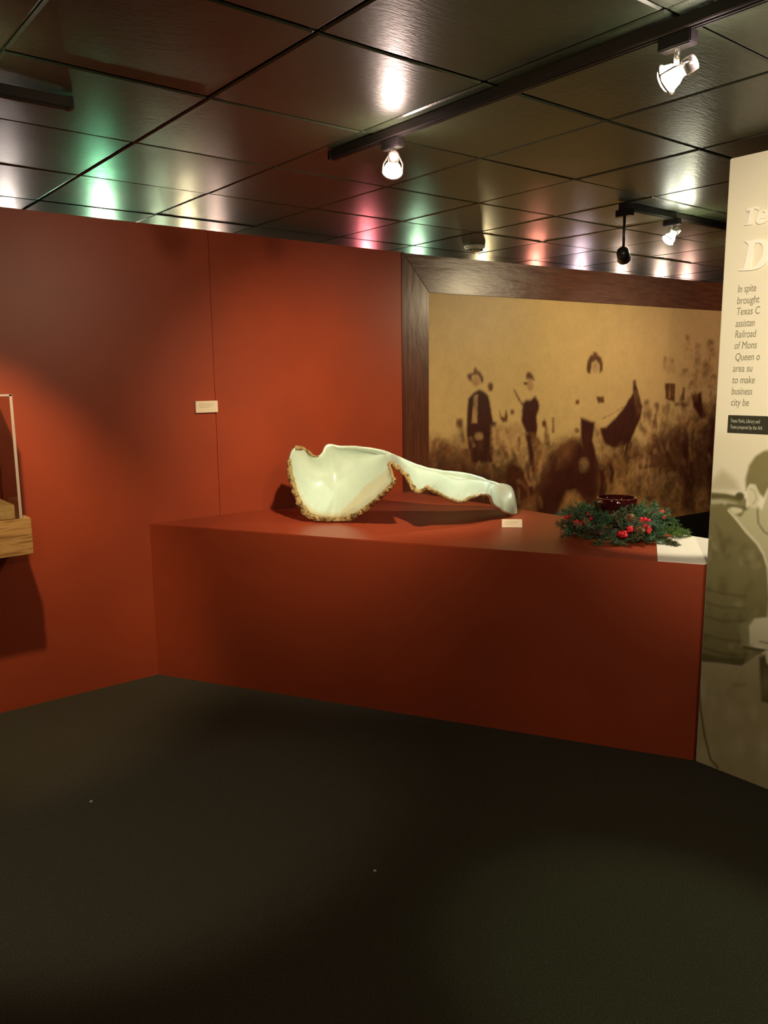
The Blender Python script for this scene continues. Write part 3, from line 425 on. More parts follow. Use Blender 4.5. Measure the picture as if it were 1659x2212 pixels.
["m2",0.012,0.35,[[0.697,1.102],[0.7,1.081],[0.693,1.072],[0.681,1.079],[0.67,1.098],[0.667,1.118],[0.674,1.128],[0.686,1.121]]],
["d2",0.012,0.35,[[0.712,1.104],[0.701,1.085],[0.686,1.079],[0.676,1.091],[0.677,1.112],[0.689,1.132],[0.704,1.137],[0.713,1.126]]],
["m",0.012,0.35,[[0.942,1.097],[0.937,1.067],[0.918,1.054],[0.898,1.067],[0.887,1.098],[0.892,1.128],[0.911,1.14],[0.931,1.127]]],
["m2",0.012,0.35,[[1.091,1.008],[1.085,0.985],[1.073,0.976],[1.063,0.987],[1.059,1.011],[1.065,1.035],[1.077,1.044],[1.087,1.033]]],
["m",0.012,0.35,[[0.791,0.989],[0.784,0.968],[0.77,0.961],[0.758,0.971],[0.755,0.993],[0.761,1.014],[0.774,1.022],[0.787,1.011]]],
["d2",0.012,0.35,[[0.997,1.006],[0.994,0.977],[0.98,0.966],[0.964,0.978],[0.954,1.007],[0.957,1.036],[0.971,1.048],[0.988,1.036]]],
["m2",0.012,0.35,[[0.622,1.167],[0.626,1.134],[0.619,1.119],[0.603,1.132],[0.589,1.163],[0.585,1.196],[0.592,1.21],[0.608,1.198]]],
["d2",0.012,0.35,[[0.319,1.094],[0.32,1.064],[0.308,1.051],[0.29,1.062],[0.276,1.09],[0.275,1.12],[0.287,1.134],[0.305,1.123]]],
["m2",0.012,0.35,[[0.919,1.077],[0.919,1.046],[0.908,1.033],[0.891,1.045],[0.878,1.075],[0.878,1.105],[0.889,1.118],[0.906,1.107]]],
["m2",0.012,0.35,[[0.727,1.148],[0.715,1.129],[0.7,1.123],[0.69,1.135],[0.692,1.157],[0.704,1.176],[0.719,1.182],[0.729,1.17]]],
["d2",0.012,0.35,[[0.767,0.994],[0.762,0.972],[0.751,0.964],[0.741,0.974],[0.738,0.997],[0.743,1.018],[0.754,1.026],[0.764,1.016]]],
["d2",0.012,0.35,[[0.944,1.08],[0.94,1.047],[0.929,1.033],[0.917,1.048],[0.912,1.082],[0.916,1.116],[0.927,1.129],[0.939,1.115]]],
["m2",0.012,0.35,[[0.434,1.145],[0.423,1.118],[0.403,1.108],[0.385,1.122],[0.381,1.151],[0.392,1.179],[0.412,1.188],[0.429,1.174]]],
["d2",0.012,0.35,[[0.522,1.055],[0.521,1.022],[0.51,1.009],[0.495,1.022],[0.485,1.054],[0.486,1.087],[0.496,1.1],[0.511,1.087]]],
["m",0.012,0.35,[[0.937,1.105],[0.931,1.083],[0.915,1.075],[0.899,1.085],[0.892,1.107],[0.898,1.128],[0.914,1.136],[0.93,1.127]]],
["m",0.012,0.35,[[0.311,1.164],[0.303,1.139],[0.285,1.13],[0.268,1.142],[0.261,1.168],[0.269,1.192],[0.287,1.202],[0.304,1.19]]],
["d2",0.012,0.35,[[0.903,1.077],[0.901,1.061],[0.886,1.054],[0.868,1.058],[0.857,1.072],[0.859,1.088],[0.874,1.096],[0.892,1.091]]],
["m",0.012,0.35,[[0.373,1.037],[0.37,1.024],[0.357,1.019],[0.343,1.024],[0.336,1.036],[0.339,1.049],[0.352,1.055],[0.366,1.05]]],
["d2",0.012,0.35,[[0.287,1.155],[0.28,1.132],[0.268,1.123],[0.258,1.134],[0.256,1.159],[0.263,1.182],[0.275,1.191],[0.284,1.18]]],
["m",0.012,0.35,[[0.312,1.067],[0.301,1.057],[0.28,1.056],[0.262,1.065],[0.256,1.078],[0.267,1.088],[0.288,1.088],[0.306,1.08]]],
["d2",0.012,0.35,[[0.671,1.024],[0.664,1.005],[0.65,0.998],[0.638,1.008],[0.635,1.029],[0.642,1.048],[0.656,1.055],[0.668,1.045]]],
["m",0.006,0.32,[[2.138,0.909],[2.101,0.863],[2.07,0.859],[2.068,0.899],[2.096,0.953],[2.133,0.981],[2.152,0.961]]],
["d2",0.006,0.32,[[2.993,0.675],[2.975,0.655],[2.959,0.653],[2.957,0.672],[2.97,0.697],[2.989,0.709],[3.0,0.699]]],
["g",0.006,0.32,[[2.089,0.842],[2.074,0.812],[2.06,0.807],[2.059,0.831],[2.07,0.866],[2.086,0.886],[2.094,0.875]]],
["m2",0.006,0.32,[[2.463,1.007],[2.459,0.975],[2.437,0.967],[2.413,0.989],[2.406,1.024],[2.42,1.047],[2.445,1.039]]],
["m",0.006,0.32,[[2.553,0.798],[2.546,0.774],[2.531,0.769],[2.518,0.787],[2.518,0.814],[2.53,0.83],[2.546,0.823]]],
["m",0.006,0.32,[[0.354,0.993],[0.354,0.965],[0.347,0.958],[0.337,0.977],[0.332,1.009],[0.336,1.029],[0.345,1.022]]],
["m2",0.006,0.32,[[3.137,0.698],[3.162,0.653],[3.154,0.64],[3.12,0.667],[3.085,0.715],[3.076,0.747],[3.099,0.739]]],
["m2",0.006,0.32,[[0.247,0.724],[0.242,0.713],[0.234,0.712],[0.229,0.721],[0.23,0.734],[0.238,0.741],[0.245,0.736]]],
["g",0.006,0.32,[[3.484,0.675],[3.48,0.653],[3.452,0.646],[3.422,0.66],[3.412,0.685],[3.43,0.701],[3.462,0.697]]],
["m",0.006,0.32,[[3.334,0.407],[3.328,0.374],[3.303,0.367],[3.277,0.392],[3.271,0.429],[3.288,0.451],[3.316,0.441]]],
["m",0.006,0.32,[[0.663,0.834],[0.647,0.792],[0.627,0.785],[0.617,0.818],[0.626,0.866],[0.646,0.894],[0.663,0.879]]],
["l",0.006,0.32,[[2.593,0.891],[2.583,0.85],[2.554,0.841],[2.527,0.872],[2.524,0.919],[2.546,0.947],[2.577,0.935]]],
["m2",0.006,0.32,[[2.763,0.583],[2.764,0.55],[2.752,0.542],[2.736,0.565],[2.728,0.603],[2.734,0.625],[2.75,0.617]]],
["m2",0.006,0.32,[[3.584,0.519],[3.566,0.466],[3.549,0.455],[3.544,0.495],[3.556,0.556],[3.576,0.591],[3.588,0.575]]],
["g",0.006,0.32,[[2.496,0.746],[2.489,0.722],[2.47,0.717],[2.453,0.735],[2.452,0.763],[2.466,0.778],[2.485,0.771]]],
["d2",0.006,0.32,[[2.72,0.643],[2.701,0.589],[2.673,0.58],[2.658,0.622],[2.667,0.684],[2.694,0.719],[2.717,0.701]]],
["m2",0.006,0.32,[[0.309,0.844],[0.301,0.828],[0.292,0.826],[0.29,0.839],[0.296,0.858],[0.305,0.868],[0.311,0.862]]],
["d2",0.006,0.32,[[3.416,0.9],[3.411,0.872],[3.387,0.865],[3.362,0.885],[3.354,0.917],[3.371,0.936],[3.398,0.929]]],
["l",0.006,0.32,[[0.568,0.691],[0.564,0.668],[0.549,0.663],[0.535,0.68],[0.532,0.705],[0.543,0.721],[0.559,0.715]]],
["g",0.006,0.32,[[0.377,0.818],[0.367,0.806],[0.348,0.805],[0.334,0.817],[0.335,0.832],[0.351,0.839],[0.37,0.833]]],
["l",0.006,0.32,[[1.272,1.031],[1.281,0.985],[1.275,0.972],[1.258,1.004],[1.243,1.055],[1.241,1.087],[1.254,1.077]]],
["d2",0.006,0.32,[[1.194,0.85],[1.181,0.813],[1.166,0.806],[1.159,0.834],[1.167,0.876],[1.183,0.901],[1.195,0.889]]],
["g",0.006,0.32,[[2.388,0.978],[2.387,0.955],[2.369,0.948],[2.347,0.962],[2.337,0.987],[2.347,1.004],[2.37,1.0]]],
["d2",0.006,0.32,[[1.311,0.82],[1.307,0.781],[1.29,0.772],[1.273,0.8],[1.27,0.844],[1.282,0.87],[1.3,0.86]]],
["l",0.006,0.32,[[3.448,0.477],[3.475,0.432],[3.47,0.419],[3.438,0.448],[3.403,0.497],[3.391,0.529],[3.411,0.52]]],
["g",0.006,0.32,[[0.536,0.847],[0.521,0.83],[0.506,0.831],[0.503,0.848],[0.514,0.868],[0.531,0.878],[0.541,0.868]]],
["d2",0.006,0.32,[[0.266,1.069],[0.242,1.045],[0.22,1.046],[0.216,1.071],[0.234,1.101],[0.26,1.114],[0.274,1.099]]],
["d2",0.006,0.32,[[2.888,0.803],[2.892,0.762],[2.879,0.752],[2.861,0.78],[2.85,0.825],[2.855,0.853],[2.872,0.843]]],
["g",0.006,0.32,[[0.545,0.764],[0.548,0.749],[0.542,0.744],[0.531,0.752],[0.523,0.768],[0.525,0.779],[0.534,0.777]]],
["l",0.006,0.32,[[0.824,0.864],[0.82,0.849],[0.809,0.845],[0.8,0.857],[0.799,0.874],[0.807,0.885],[0.818,0.88]]],
["d2",0.006,0.32,[[2.139,0.792],[2.125,0.757],[2.098,0.751],[2.08,0.779],[2.083,0.82],[2.106,0.843],[2.131,0.83]]],
["m2",0.006,0.32,[[0.827,0.868],[0.809,0.836],[0.798,0.831],[0.801,0.856],[0.817,0.893],[0.834,0.913],[0.838,0.902]]],
["g",0.006,0.32,[[1.1,0.721],[1.111,0.681],[1.105,0.67],[1.086,0.697],[1.069,0.741],[1.066,0.769],[1.08,0.761]]],
["l",0.006,0.32,[[1.265,0.817],[1.258,0.79],[1.238,0.784],[1.219,0.804],[1.216,0.835],[1.232,0.853],[1.253,0.845]]],
["m",0.006,0.32,[[2.922,0.437],[2.907,0.395],[2.883,0.388],[2.869,0.422],[2.875,0.471],[2.897,0.498],[2.918,0.483]]],
["l",0.006,0.32,[[2.745,0.978],[2.738,0.956],[2.71,0.95],[2.683,0.964],[2.676,0.988],[2.696,1.004],[2.726,0.999]]],
["d2",0.006,0.32,[[3.407,0.623],[3.385,0.585],[3.356,0.58],[3.341,0.613],[3.351,0.658],[3.379,0.682],[3.404,0.667]]],
["m",0.006,0.32,[[0.623,0.802],[0.607,0.782],[0.588,0.782],[0.58,0.802],[0.589,0.826],[0.608,0.837],[0.624,0.826]]],
["m2",0.006,0.32,[[3.012,0.632],[2.982,0.6],[2.958,0.598],[2.959,0.627],[2.982,0.665],[3.012,0.683],[3.025,0.669]]],
["g",0.006,0.32,[[1.073,0.993],[1.065,0.981],[1.049,0.98],[1.038,0.991],[1.04,1.006],[1.053,1.013],[1.068,1.008]]],
["l",0.006,0.32,[[0.525,0.935],[0.532,0.913],[0.525,0.905],[0.509,0.917],[0.496,0.94],[0.496,0.956],[0.509,0.954]]],
["m2",0.006,0.32,[[0.572,1.075],[0.583,1.038],[0.573,1.026],[0.551,1.049],[0.532,1.089],[0.532,1.116],[0.55,1.11]]],
["g",0.006,0.32,[[1.101,0.689],[1.091,0.673],[1.075,0.671],[1.066,0.687],[1.071,0.707],[1.085,0.717],[1.099,0.709]]],
["g",0.006,0.32,[[1.11,0.836],[1.099,0.819],[1.076,0.818],[1.06,0.833],[1.061,0.852],[1.08,0.862],[1.101,0.855]]],
["g",0.006,0.32,[[3.158,0.855],[3.166,0.815],[3.144,0.802],[3.108,0.827],[3.086,0.87],[3.094,0.9],[3.126,0.893]]],
["g",0.006,0.32,[[0.712,0.846],[0.716,0.816],[0.701,0.806],[0.679,0.824],[0.666,0.856],[0.672,0.878],[0.692,0.874]]],
["g",0.006,0.32,[[2.322,0.756],[2.31,0.721],[2.285,0.716],[2.267,0.743],[2.269,0.783],[2.29,0.805],[2.314,0.793]]],
["g",0.006,0.32,[[0.489,0.679],[0.473,0.658],[0.456,0.657],[0.453,0.677],[0.464,0.704],[0.482,0.716],[0.494,0.705]]],
["m2",0.006,0.32,[[3.004,0.481],[3.016,0.438],[3.005,0.427],[2.979,0.455],[2.958,0.501],[2.957,0.531],[2.977,0.522]]],
["d2",0.006,0.32,[[2.204,0.581],[2.185,0.548],[2.17,0.543],[2.17,0.569],[2.185,0.608],[2.204,0.629],[2.212,0.617]]],
["d2",0.006,0.32,[[2.945,0.906],[2.961,0.853],[2.939,0.837],[2.894,0.868],[2.861,0.923],[2.864,0.961],[2.901,0.954]]],
["d2",0.006,0.32,[[2.75,0.789],[2.745,0.735],[2.724,0.723],[2.701,0.762],[2.695,0.823],[2.71,0.86],[2.734,0.845]]],
["m2",0.006,0.32,[[0.404,1.001],[0.383,0.978],[0.368,0.977],[0.369,0.998],[0.386,1.026],[0.406,1.039],[0.414,1.028]]],
["l",0.006,0.32,[[0.756,0.8],[0.748,0.754],[0.735,0.745],[0.727,0.778],[0.729,0.828],[0.741,0.859],[0.753,0.846]]],
["m2",0.006,0.32,[[3.022,0.44],[3.032,0.399],[3.01,0.386],[2.974,0.412],[2.95,0.456],[2.956,0.486],[2.988,0.479]]],
["m",0.006,0.32,[[0.395,0.715],[0.37,0.68],[0.355,0.675],[0.36,0.705],[0.382,0.746],[0.405,0.768],[0.41,0.754]]],
["m",0.006,0.32,[[0.352,0.942],[0.342,0.932],[0.333,0.933],[0.332,0.943],[0.338,0.955],[0.348,0.96],[0.354,0.954]]],
["m",0.006,0.32,[[0.968,0.841],[0.952,0.813],[0.928,0.81],[0.913,0.834],[0.919,0.867],[0.941,0.884],[0.963,0.872]]],
["g",0.006,0.32,[[0.294,1.122],[0.279,1.092],[0.267,1.087],[0.267,1.11],[0.279,1.145],[0.294,1.164],[0.301,1.154]]],
["l",0.006,0.32,[[1.107,0.752],[1.107,0.718],[1.098,0.71],[1.087,0.734],[1.083,0.772],[1.087,0.795],[1.098,0.786]]],
["m",0.006,0.32,[[3.603,0.919],[3.583,0.867],[3.557,0.857],[3.544,0.897],[3.555,0.957],[3.58,0.991],[3.602,0.974]]],
["m",0.006,0.32,[[2.932,0.662],[2.942,0.627],[2.931,0.618],[2.907,0.64],[2.888,0.678],[2.888,0.703],[2.908,0.696]]],
["d2",0.006,0.32,[[2.969,0.991],[2.988,0.936],[2.978,0.921],[2.947,0.957],[2.917,1.016],[2.912,1.054],[2.935,1.043]]],
["l",0.006,0.32,[[0.691,0.994],[0.675,0.969],[0.662,0.966],[0.662,0.987],[0.674,1.015],[0.69,1.03],[0.698,1.021]]],
["m",0.006,0.32,[[2.59,0.992],[2.559,0.969],[2.526,0.972],[2.516,0.999],[2.536,1.03],[2.571,1.041],[2.595,1.024]]],
["g",0.006,0.32,[[2.14,0.746],[2.147,0.695],[2.13,0.682],[2.102,0.716],[2.085,0.772],[2.09,0.808],[2.115,0.796]]],
["l",0.006,0.32,[[1.249,0.878],[1.239,0.86],[1.218,0.858],[1.203,0.873],[1.205,0.895],[1.223,0.906],[1.242,0.899]]],
["m2",0.006,0.32,[[1.293,0.709],[1.276,0.671],[1.263,0.664],[1.262,0.694],[1.275,0.738],[1.291,0.763],[1.299,0.75]]],
["g",0.006,0.32,[[3.277,0.504],[3.282,0.448],[3.253,0.434],[3.214,0.473],[3.193,0.535],[3.206,0.574],[3.243,0.561]]],
["g",0.006,0.32,[[1.002,1.107],[0.995,1.091],[0.973,1.087],[0.955,1.098],[0.952,1.116],[0.968,1.127],[0.99,1.124]]],
["m2",0.006,0.32,[[2.93,0.795],[2.91,0.786],[2.882,0.792],[2.866,0.808],[2.874,0.822],[2.901,0.824],[2.926,0.812]]],
["m",0.006,0.32,[[3.271,0.676],[3.286,0.643],[3.27,0.631],[3.236,0.649],[3.209,0.684],[3.21,0.709],[3.237,0.705]]],
["d2",0.006,0.32,[[3.299,0.626],[3.289,0.594],[3.269,0.588],[3.254,0.613],[3.256,0.65],[3.273,0.671],[3.292,0.66]]],
["m2",0.006,0.32,[[2.4,0.726],[2.362,0.681],[2.331,0.677],[2.331,0.717],[2.361,0.771],[2.399,0.798],[2.417,0.778]]],
["m",0.006,0.32,[[2.533,0.635],[2.509,0.603],[2.48,0.602],[2.468,0.631],[2.482,0.67],[2.511,0.688],[2.534,0.673]]],
["l",0.006,0.32,[[3.522,0.887],[3.519,0.862],[3.502,0.856],[3.484,0.874],[3.478,0.901],[3.489,0.918],[3.508,0.911]]],
["g",0.006,0.32,[[2.572,0.802],[2.569,0.787],[2.55,0.782],[2.529,0.79],[2.522,0.805],[2.534,0.816],[2.556,0.814]]],
["l",0.006,0.32,[[2.902,1.015],[2.881,0.964],[2.857,0.955],[2.848,0.994],[2.859,1.052],[2.884,1.086],[2.903,1.07]]],
["d2",0.006,0.32,[[0.974,1.103],[0.961,1.093],[0.938,1.094],[0.921,1.106],[0.924,1.119],[0.944,1.125],[0.966,1.117]]],
["g",0.006,0.32,[[3.633,0.557],[3.631,0.541],[3.612,0.536],[3.59,0.546],[3.582,0.562],[3.594,0.574],[3.616,0.571]]],
["m2",0.006,0.32,[[0.292,1.099],[0.273,1.071],[0.253,1.069],[0.247,1.093],[0.259,1.126],[0.28,1.143],[0.295,1.131]]],
["d2",0.006,0.32,[[0.782,0.987],[0.78,0.959],[0.764,0.952],[0.745,0.969],[0.737,0.999],[0.747,1.019],[0.767,1.013]]],
["d2",0.006,0.32,[[1.096,0.947],[1.1,0.917],[1.086,0.907],[1.063,0.925],[1.048,0.956],[1.054,0.978],[1.075,0.974]]],
["m",0.006,0.32,[[3.653,0.899],[3.634,0.877],[3.615,0.875],[3.61,0.895],[3.624,0.922],[3.645,0.935],[3.658,0.925]]],
["m2",0.006,0.32,[[1.063,1.017],[1.044,0.974],[1.021,0.967],[1.01,1.001],[1.02,1.051],[1.044,1.079],[1.063,1.064]]],
["g",0.006,0.32,[[0.834,0.935],[0.825,0.902],[0.803,0.896],[0.786,0.92],[0.787,0.958],[0.803,0.98],[0.825,0.97]]],
["m2",0.006,0.32,[[2.263,0.922],[2.282,0.87],[2.265,0.853],[2.225,0.884],[2.192,0.94],[2.19,0.977],[2.222,0.97]]],
["m",0.006,0.32,[[1.238,0.646],[1.209,0.612],[1.182,0.611],[1.178,0.643],[1.199,0.685],[1.231,0.705],[1.248,0.687]]],
["l",0.006,0.32,[[0.953,0.639],[0.945,0.604],[0.931,0.597],[0.922,0.623],[0.923,0.663],[0.935,0.687],[0.948,0.676]]],
["m",0.006,0.32,[[0.283,0.992],[0.263,0.957],[0.248,0.952],[0.248,0.98],[0.265,1.02],[0.285,1.042],[0.293,1.029]]],
["g",0.006,0.32,[[0.299,0.919],[0.272,0.884],[0.254,0.88],[0.258,0.91],[0.281,0.952],[0.306,0.973],[0.314,0.959]]],
["g",0.006,0.32,[[3.36,0.391],[3.36,0.374],[3.343,0.368],[3.321,0.378],[3.311,0.396],[3.321,0.409],[3.343,0.406]]],
["g",0.006,0.32,[[1.351,0.66],[1.356,0.616],[1.339,0.605],[1.313,0.634],[1.299,0.682],[1.306,0.712],[1.329,0.703]]],
["l",0.006,0.32,[[2.496,0.852],[2.493,0.824],[2.478,0.818],[2.461,0.838],[2.456,0.868],[2.467,0.887],[2.484,0.88]]],
["l",0.006,0.32,[[3.546,0.846],[3.542,0.814],[3.519,0.807],[3.493,0.829],[3.485,0.864],[3.5,0.885],[3.527,0.877]]],
["m2",0.006,0.32,[[2.294,1.038],[2.287,1.006],[2.265,0.999],[2.245,1.022],[2.241,1.059],[2.257,1.08],[2.28,1.072]]],
["m",0.006,0.32,[[2.197,0.957],[2.187,0.917],[2.159,0.909],[2.135,0.938],[2.133,0.984],[2.154,1.01],[2.183,0.998]]],
["d2",0.006,0.32,[[2.539,0.748],[2.525,0.725],[2.5,0.723],[2.483,0.743],[2.486,0.77],[2.508,0.784],[2.532,0.774]]],
["g",0.006,0.32,[[2.832,0.558],[2.854,0.502],[2.841,0.486],[2.804,0.523],[2.771,0.583],[2.766,0.623],[2.793,0.612]]],
["g",0.006,0.32,[[0.298,1.031],[0.3,1.012],[0.287,1.005],[0.27,1.014],[0.261,1.033],[0.267,1.048],[0.283,1.047]]],
["d2",0.006,0.32,[[0.898,0.649],[0.894,0.617],[0.874,0.61],[0.855,0.633],[0.85,0.668],[0.863,0.69],[0.885,0.682]]],
["m2",0.006,0.32,[[2.358,0.733],[2.365,0.7],[2.343,0.688],[2.308,0.705],[2.288,0.739],[2.296,0.764],[2.327,0.761]]],
["m2",0.006,0.32,[[2.367,0.834],[2.356,0.791],[2.344,0.782],[2.339,0.814],[2.346,0.862],[2.359,0.891],[2.369,0.878]]],
["m",0.006,0.32,[[0.909,0.639],[0.908,0.618],[0.89,0.611],[0.87,0.623],[0.861,0.645],[0.872,0.661],[0.893,0.658]]],
["m2",0.006,0.32,[[0.584,0.889],[0.563,0.85],[0.546,0.844],[0.546,0.876],[0.562,0.92],[0.583,0.945],[0.593,0.931]]],
["g",0.006,0.32,[[3.302,0.897],[3.282,0.857],[3.25,0.851],[3.232,0.884],[3.24,0.931],[3.268,0.957],[3.296,0.942]]],
["m2",0.006,0.32,[[2.757,0.826],[2.761,0.8],[2.741,0.79],[2.711,0.802],[2.694,0.828],[2.703,0.847],[2.73,0.846]]],
["l",0.006,0.32,[[2.813,1.013],[2.834,0.962],[2.825,0.947],[2.792,0.98],[2.761,1.035],[2.755,1.071],[2.778,1.061]]],
["m",0.006,0.32,[[2.828,0.899],[2.837,0.841],[2.812,0.825],[2.771,0.863],[2.746,0.926],[2.755,0.967],[2.792,0.955]]],
["g",0.006,0.32,[[3.464,0.489],[3.47,0.462],[3.456,0.455],[3.433,0.472],[3.418,0.501],[3.423,0.52],[3.443,0.515]]],
["l",0.006,0.32,[[0.321,1.154],[0.308,1.124],[0.291,1.119],[0.281,1.143],[0.287,1.177],[0.304,1.196],[0.319,1.186]]],
["d2",0.006,0.32,[[2.97,0.566],[2.936,0.539],[2.901,0.542],[2.89,0.573],[2.912,0.608],[2.951,0.621],[2.977,0.603]]],
["d2",0.006,0.32,[[0.924,1.021],[0.93,0.985],[0.923,0.975],[0.908,0.999],[0.896,1.039],[0.897,1.064],[0.909,1.056]]],
["m2",0.006,0.32,[[1.238,0.948],[1.239,0.908],[1.228,0.898],[1.213,0.926],[1.206,0.97],[1.212,0.998],[1.226,0.988]]],
["d2",0.006,0.32,[[2.658,0.601],[2.686,0.544],[2.672,0.525],[2.625,0.56],[2.583,0.62],[2.575,0.662],[2.609,0.653]]],
["d2",0.006,0.32,[[0.246,0.751],[0.238,0.726],[0.221,0.722],[0.209,0.741],[0.209,0.769],[0.223,0.785],[0.239,0.777]]],
["d2",0.006,0.32,[[2.101,0.776],[2.079,0.746],[2.058,0.743],[2.053,0.769],[2.068,0.805],[2.091,0.824],[2.106,0.811]]],
["g",0.006,0.32,[[2.453,0.481],[2.446,0.428],[2.432,0.416],[2.42,0.455],[2.42,0.516],[2.432,0.552],[2.446,0.537]]],
["l",0.006,0.32,[[3.583,0.393],[3.567,0.381],[3.538,0.384],[3.518,0.399],[3.523,0.416],[3.548,0.422],[3.575,0.412]]],
["l",0.006,0.32,[[0.374,0.702],[0.38,0.664],[0.364,0.652],[0.339,0.675],[0.323,0.714],[0.328,0.742],[0.351,0.736]]],
["m2",0.006,0.32,[[2.285,0.796],[2.267,0.769],[2.236,0.768],[2.216,0.792],[2.222,0.824],[2.249,0.839],[2.278,0.827]]],
["m",0.006,0.32,[[3.0,1.009],[2.971,0.963],[2.939,0.956],[2.927,0.995],[2.945,1.05],[2.979,1.079],[3.003,1.061]]],
["l",0.006,0.32,[[1.232,0.9],[1.23,0.855],[1.217,0.844],[1.203,0.876],[1.198,0.927],[1.206,0.958],[1.221,0.946]]],
["m",0.006,0.32,[[2.106,0.848],[2.084,0.827],[2.055,0.828],[2.041,0.851],[2.052,0.878],[2.08,0.89],[2.105,0.876]]],
["m",0.006,0.32,[[2.086,0.736],[2.061,0.691],[2.042,0.683],[2.044,0.719],[2.066,0.771],[2.09,0.8],[2.099,0.785]]],
["d2",0.006,0.32,[[2.952,0.638],[2.957,0.599],[2.941,0.589],[2.917,0.615],[2.902,0.658],[2.908,0.685],[2.93,0.676]]],
["m2",0.006,0.32,[[2.777,0.928],[2.801,0.875],[2.792,0.86],[2.758,0.894],[2.724,0.951],[2.716,0.988],[2.739,0.978]]],
["m2",0.006,0.32,[[0.403,0.795],[0.389,0.776],[0.369,0.775],[0.356,0.793],[0.362,0.816],[0.381,0.827],[0.399,0.817]]],
["m",0.006,0.32,[[0.454,0.769],[0.437,0.733],[0.426,0.726],[0.43,0.754],[0.445,0.794],[0.46,0.818],[0.464,0.807]]],
["m",0.006,0.32,[[3.187,0.778],[3.216,0.729],[3.21,0.714],[3.173,0.745],[3.134,0.797],[3.122,0.832],[3.146,0.824]]],
["m2",0.006,0.32,[[3.699,0.635],[3.675,0.58],[3.64,0.572],[3.621,0.616],[3.632,0.679],[3.664,0.713],[3.694,0.694]]],
["m2",0.006,0.32,[[3.524,0.558],[3.529,0.524],[3.513,0.515],[3.489,0.538],[3.475,0.575],[3.481,0.599],[3.503,0.591]]],
["m",0.006,0.32,[[2.543,0.859],[2.521,0.841],[2.499,0.842],[2.493,0.862],[2.508,0.886],[2.532,0.895],[2.548,0.884]]],
["d2",0.006,0.32,[[1.25,1.045],[1.248,1.017],[1.228,1.008],[1.205,1.026],[1.196,1.056],[1.209,1.076],[1.233,1.071]]],
["m2",0.006,0.32,[[2.364,0.831],[2.344,0.798],[2.326,0.793],[2.324,0.82],[2.34,0.858],[2.361,0.879],[2.372,0.867]]],
["g",0.006,0.32,[[2.927,0.987],[2.946,0.943],[2.935,0.93],[2.901,0.956],[2.871,1.002],[2.867,1.033],[2.892,1.027]]]]
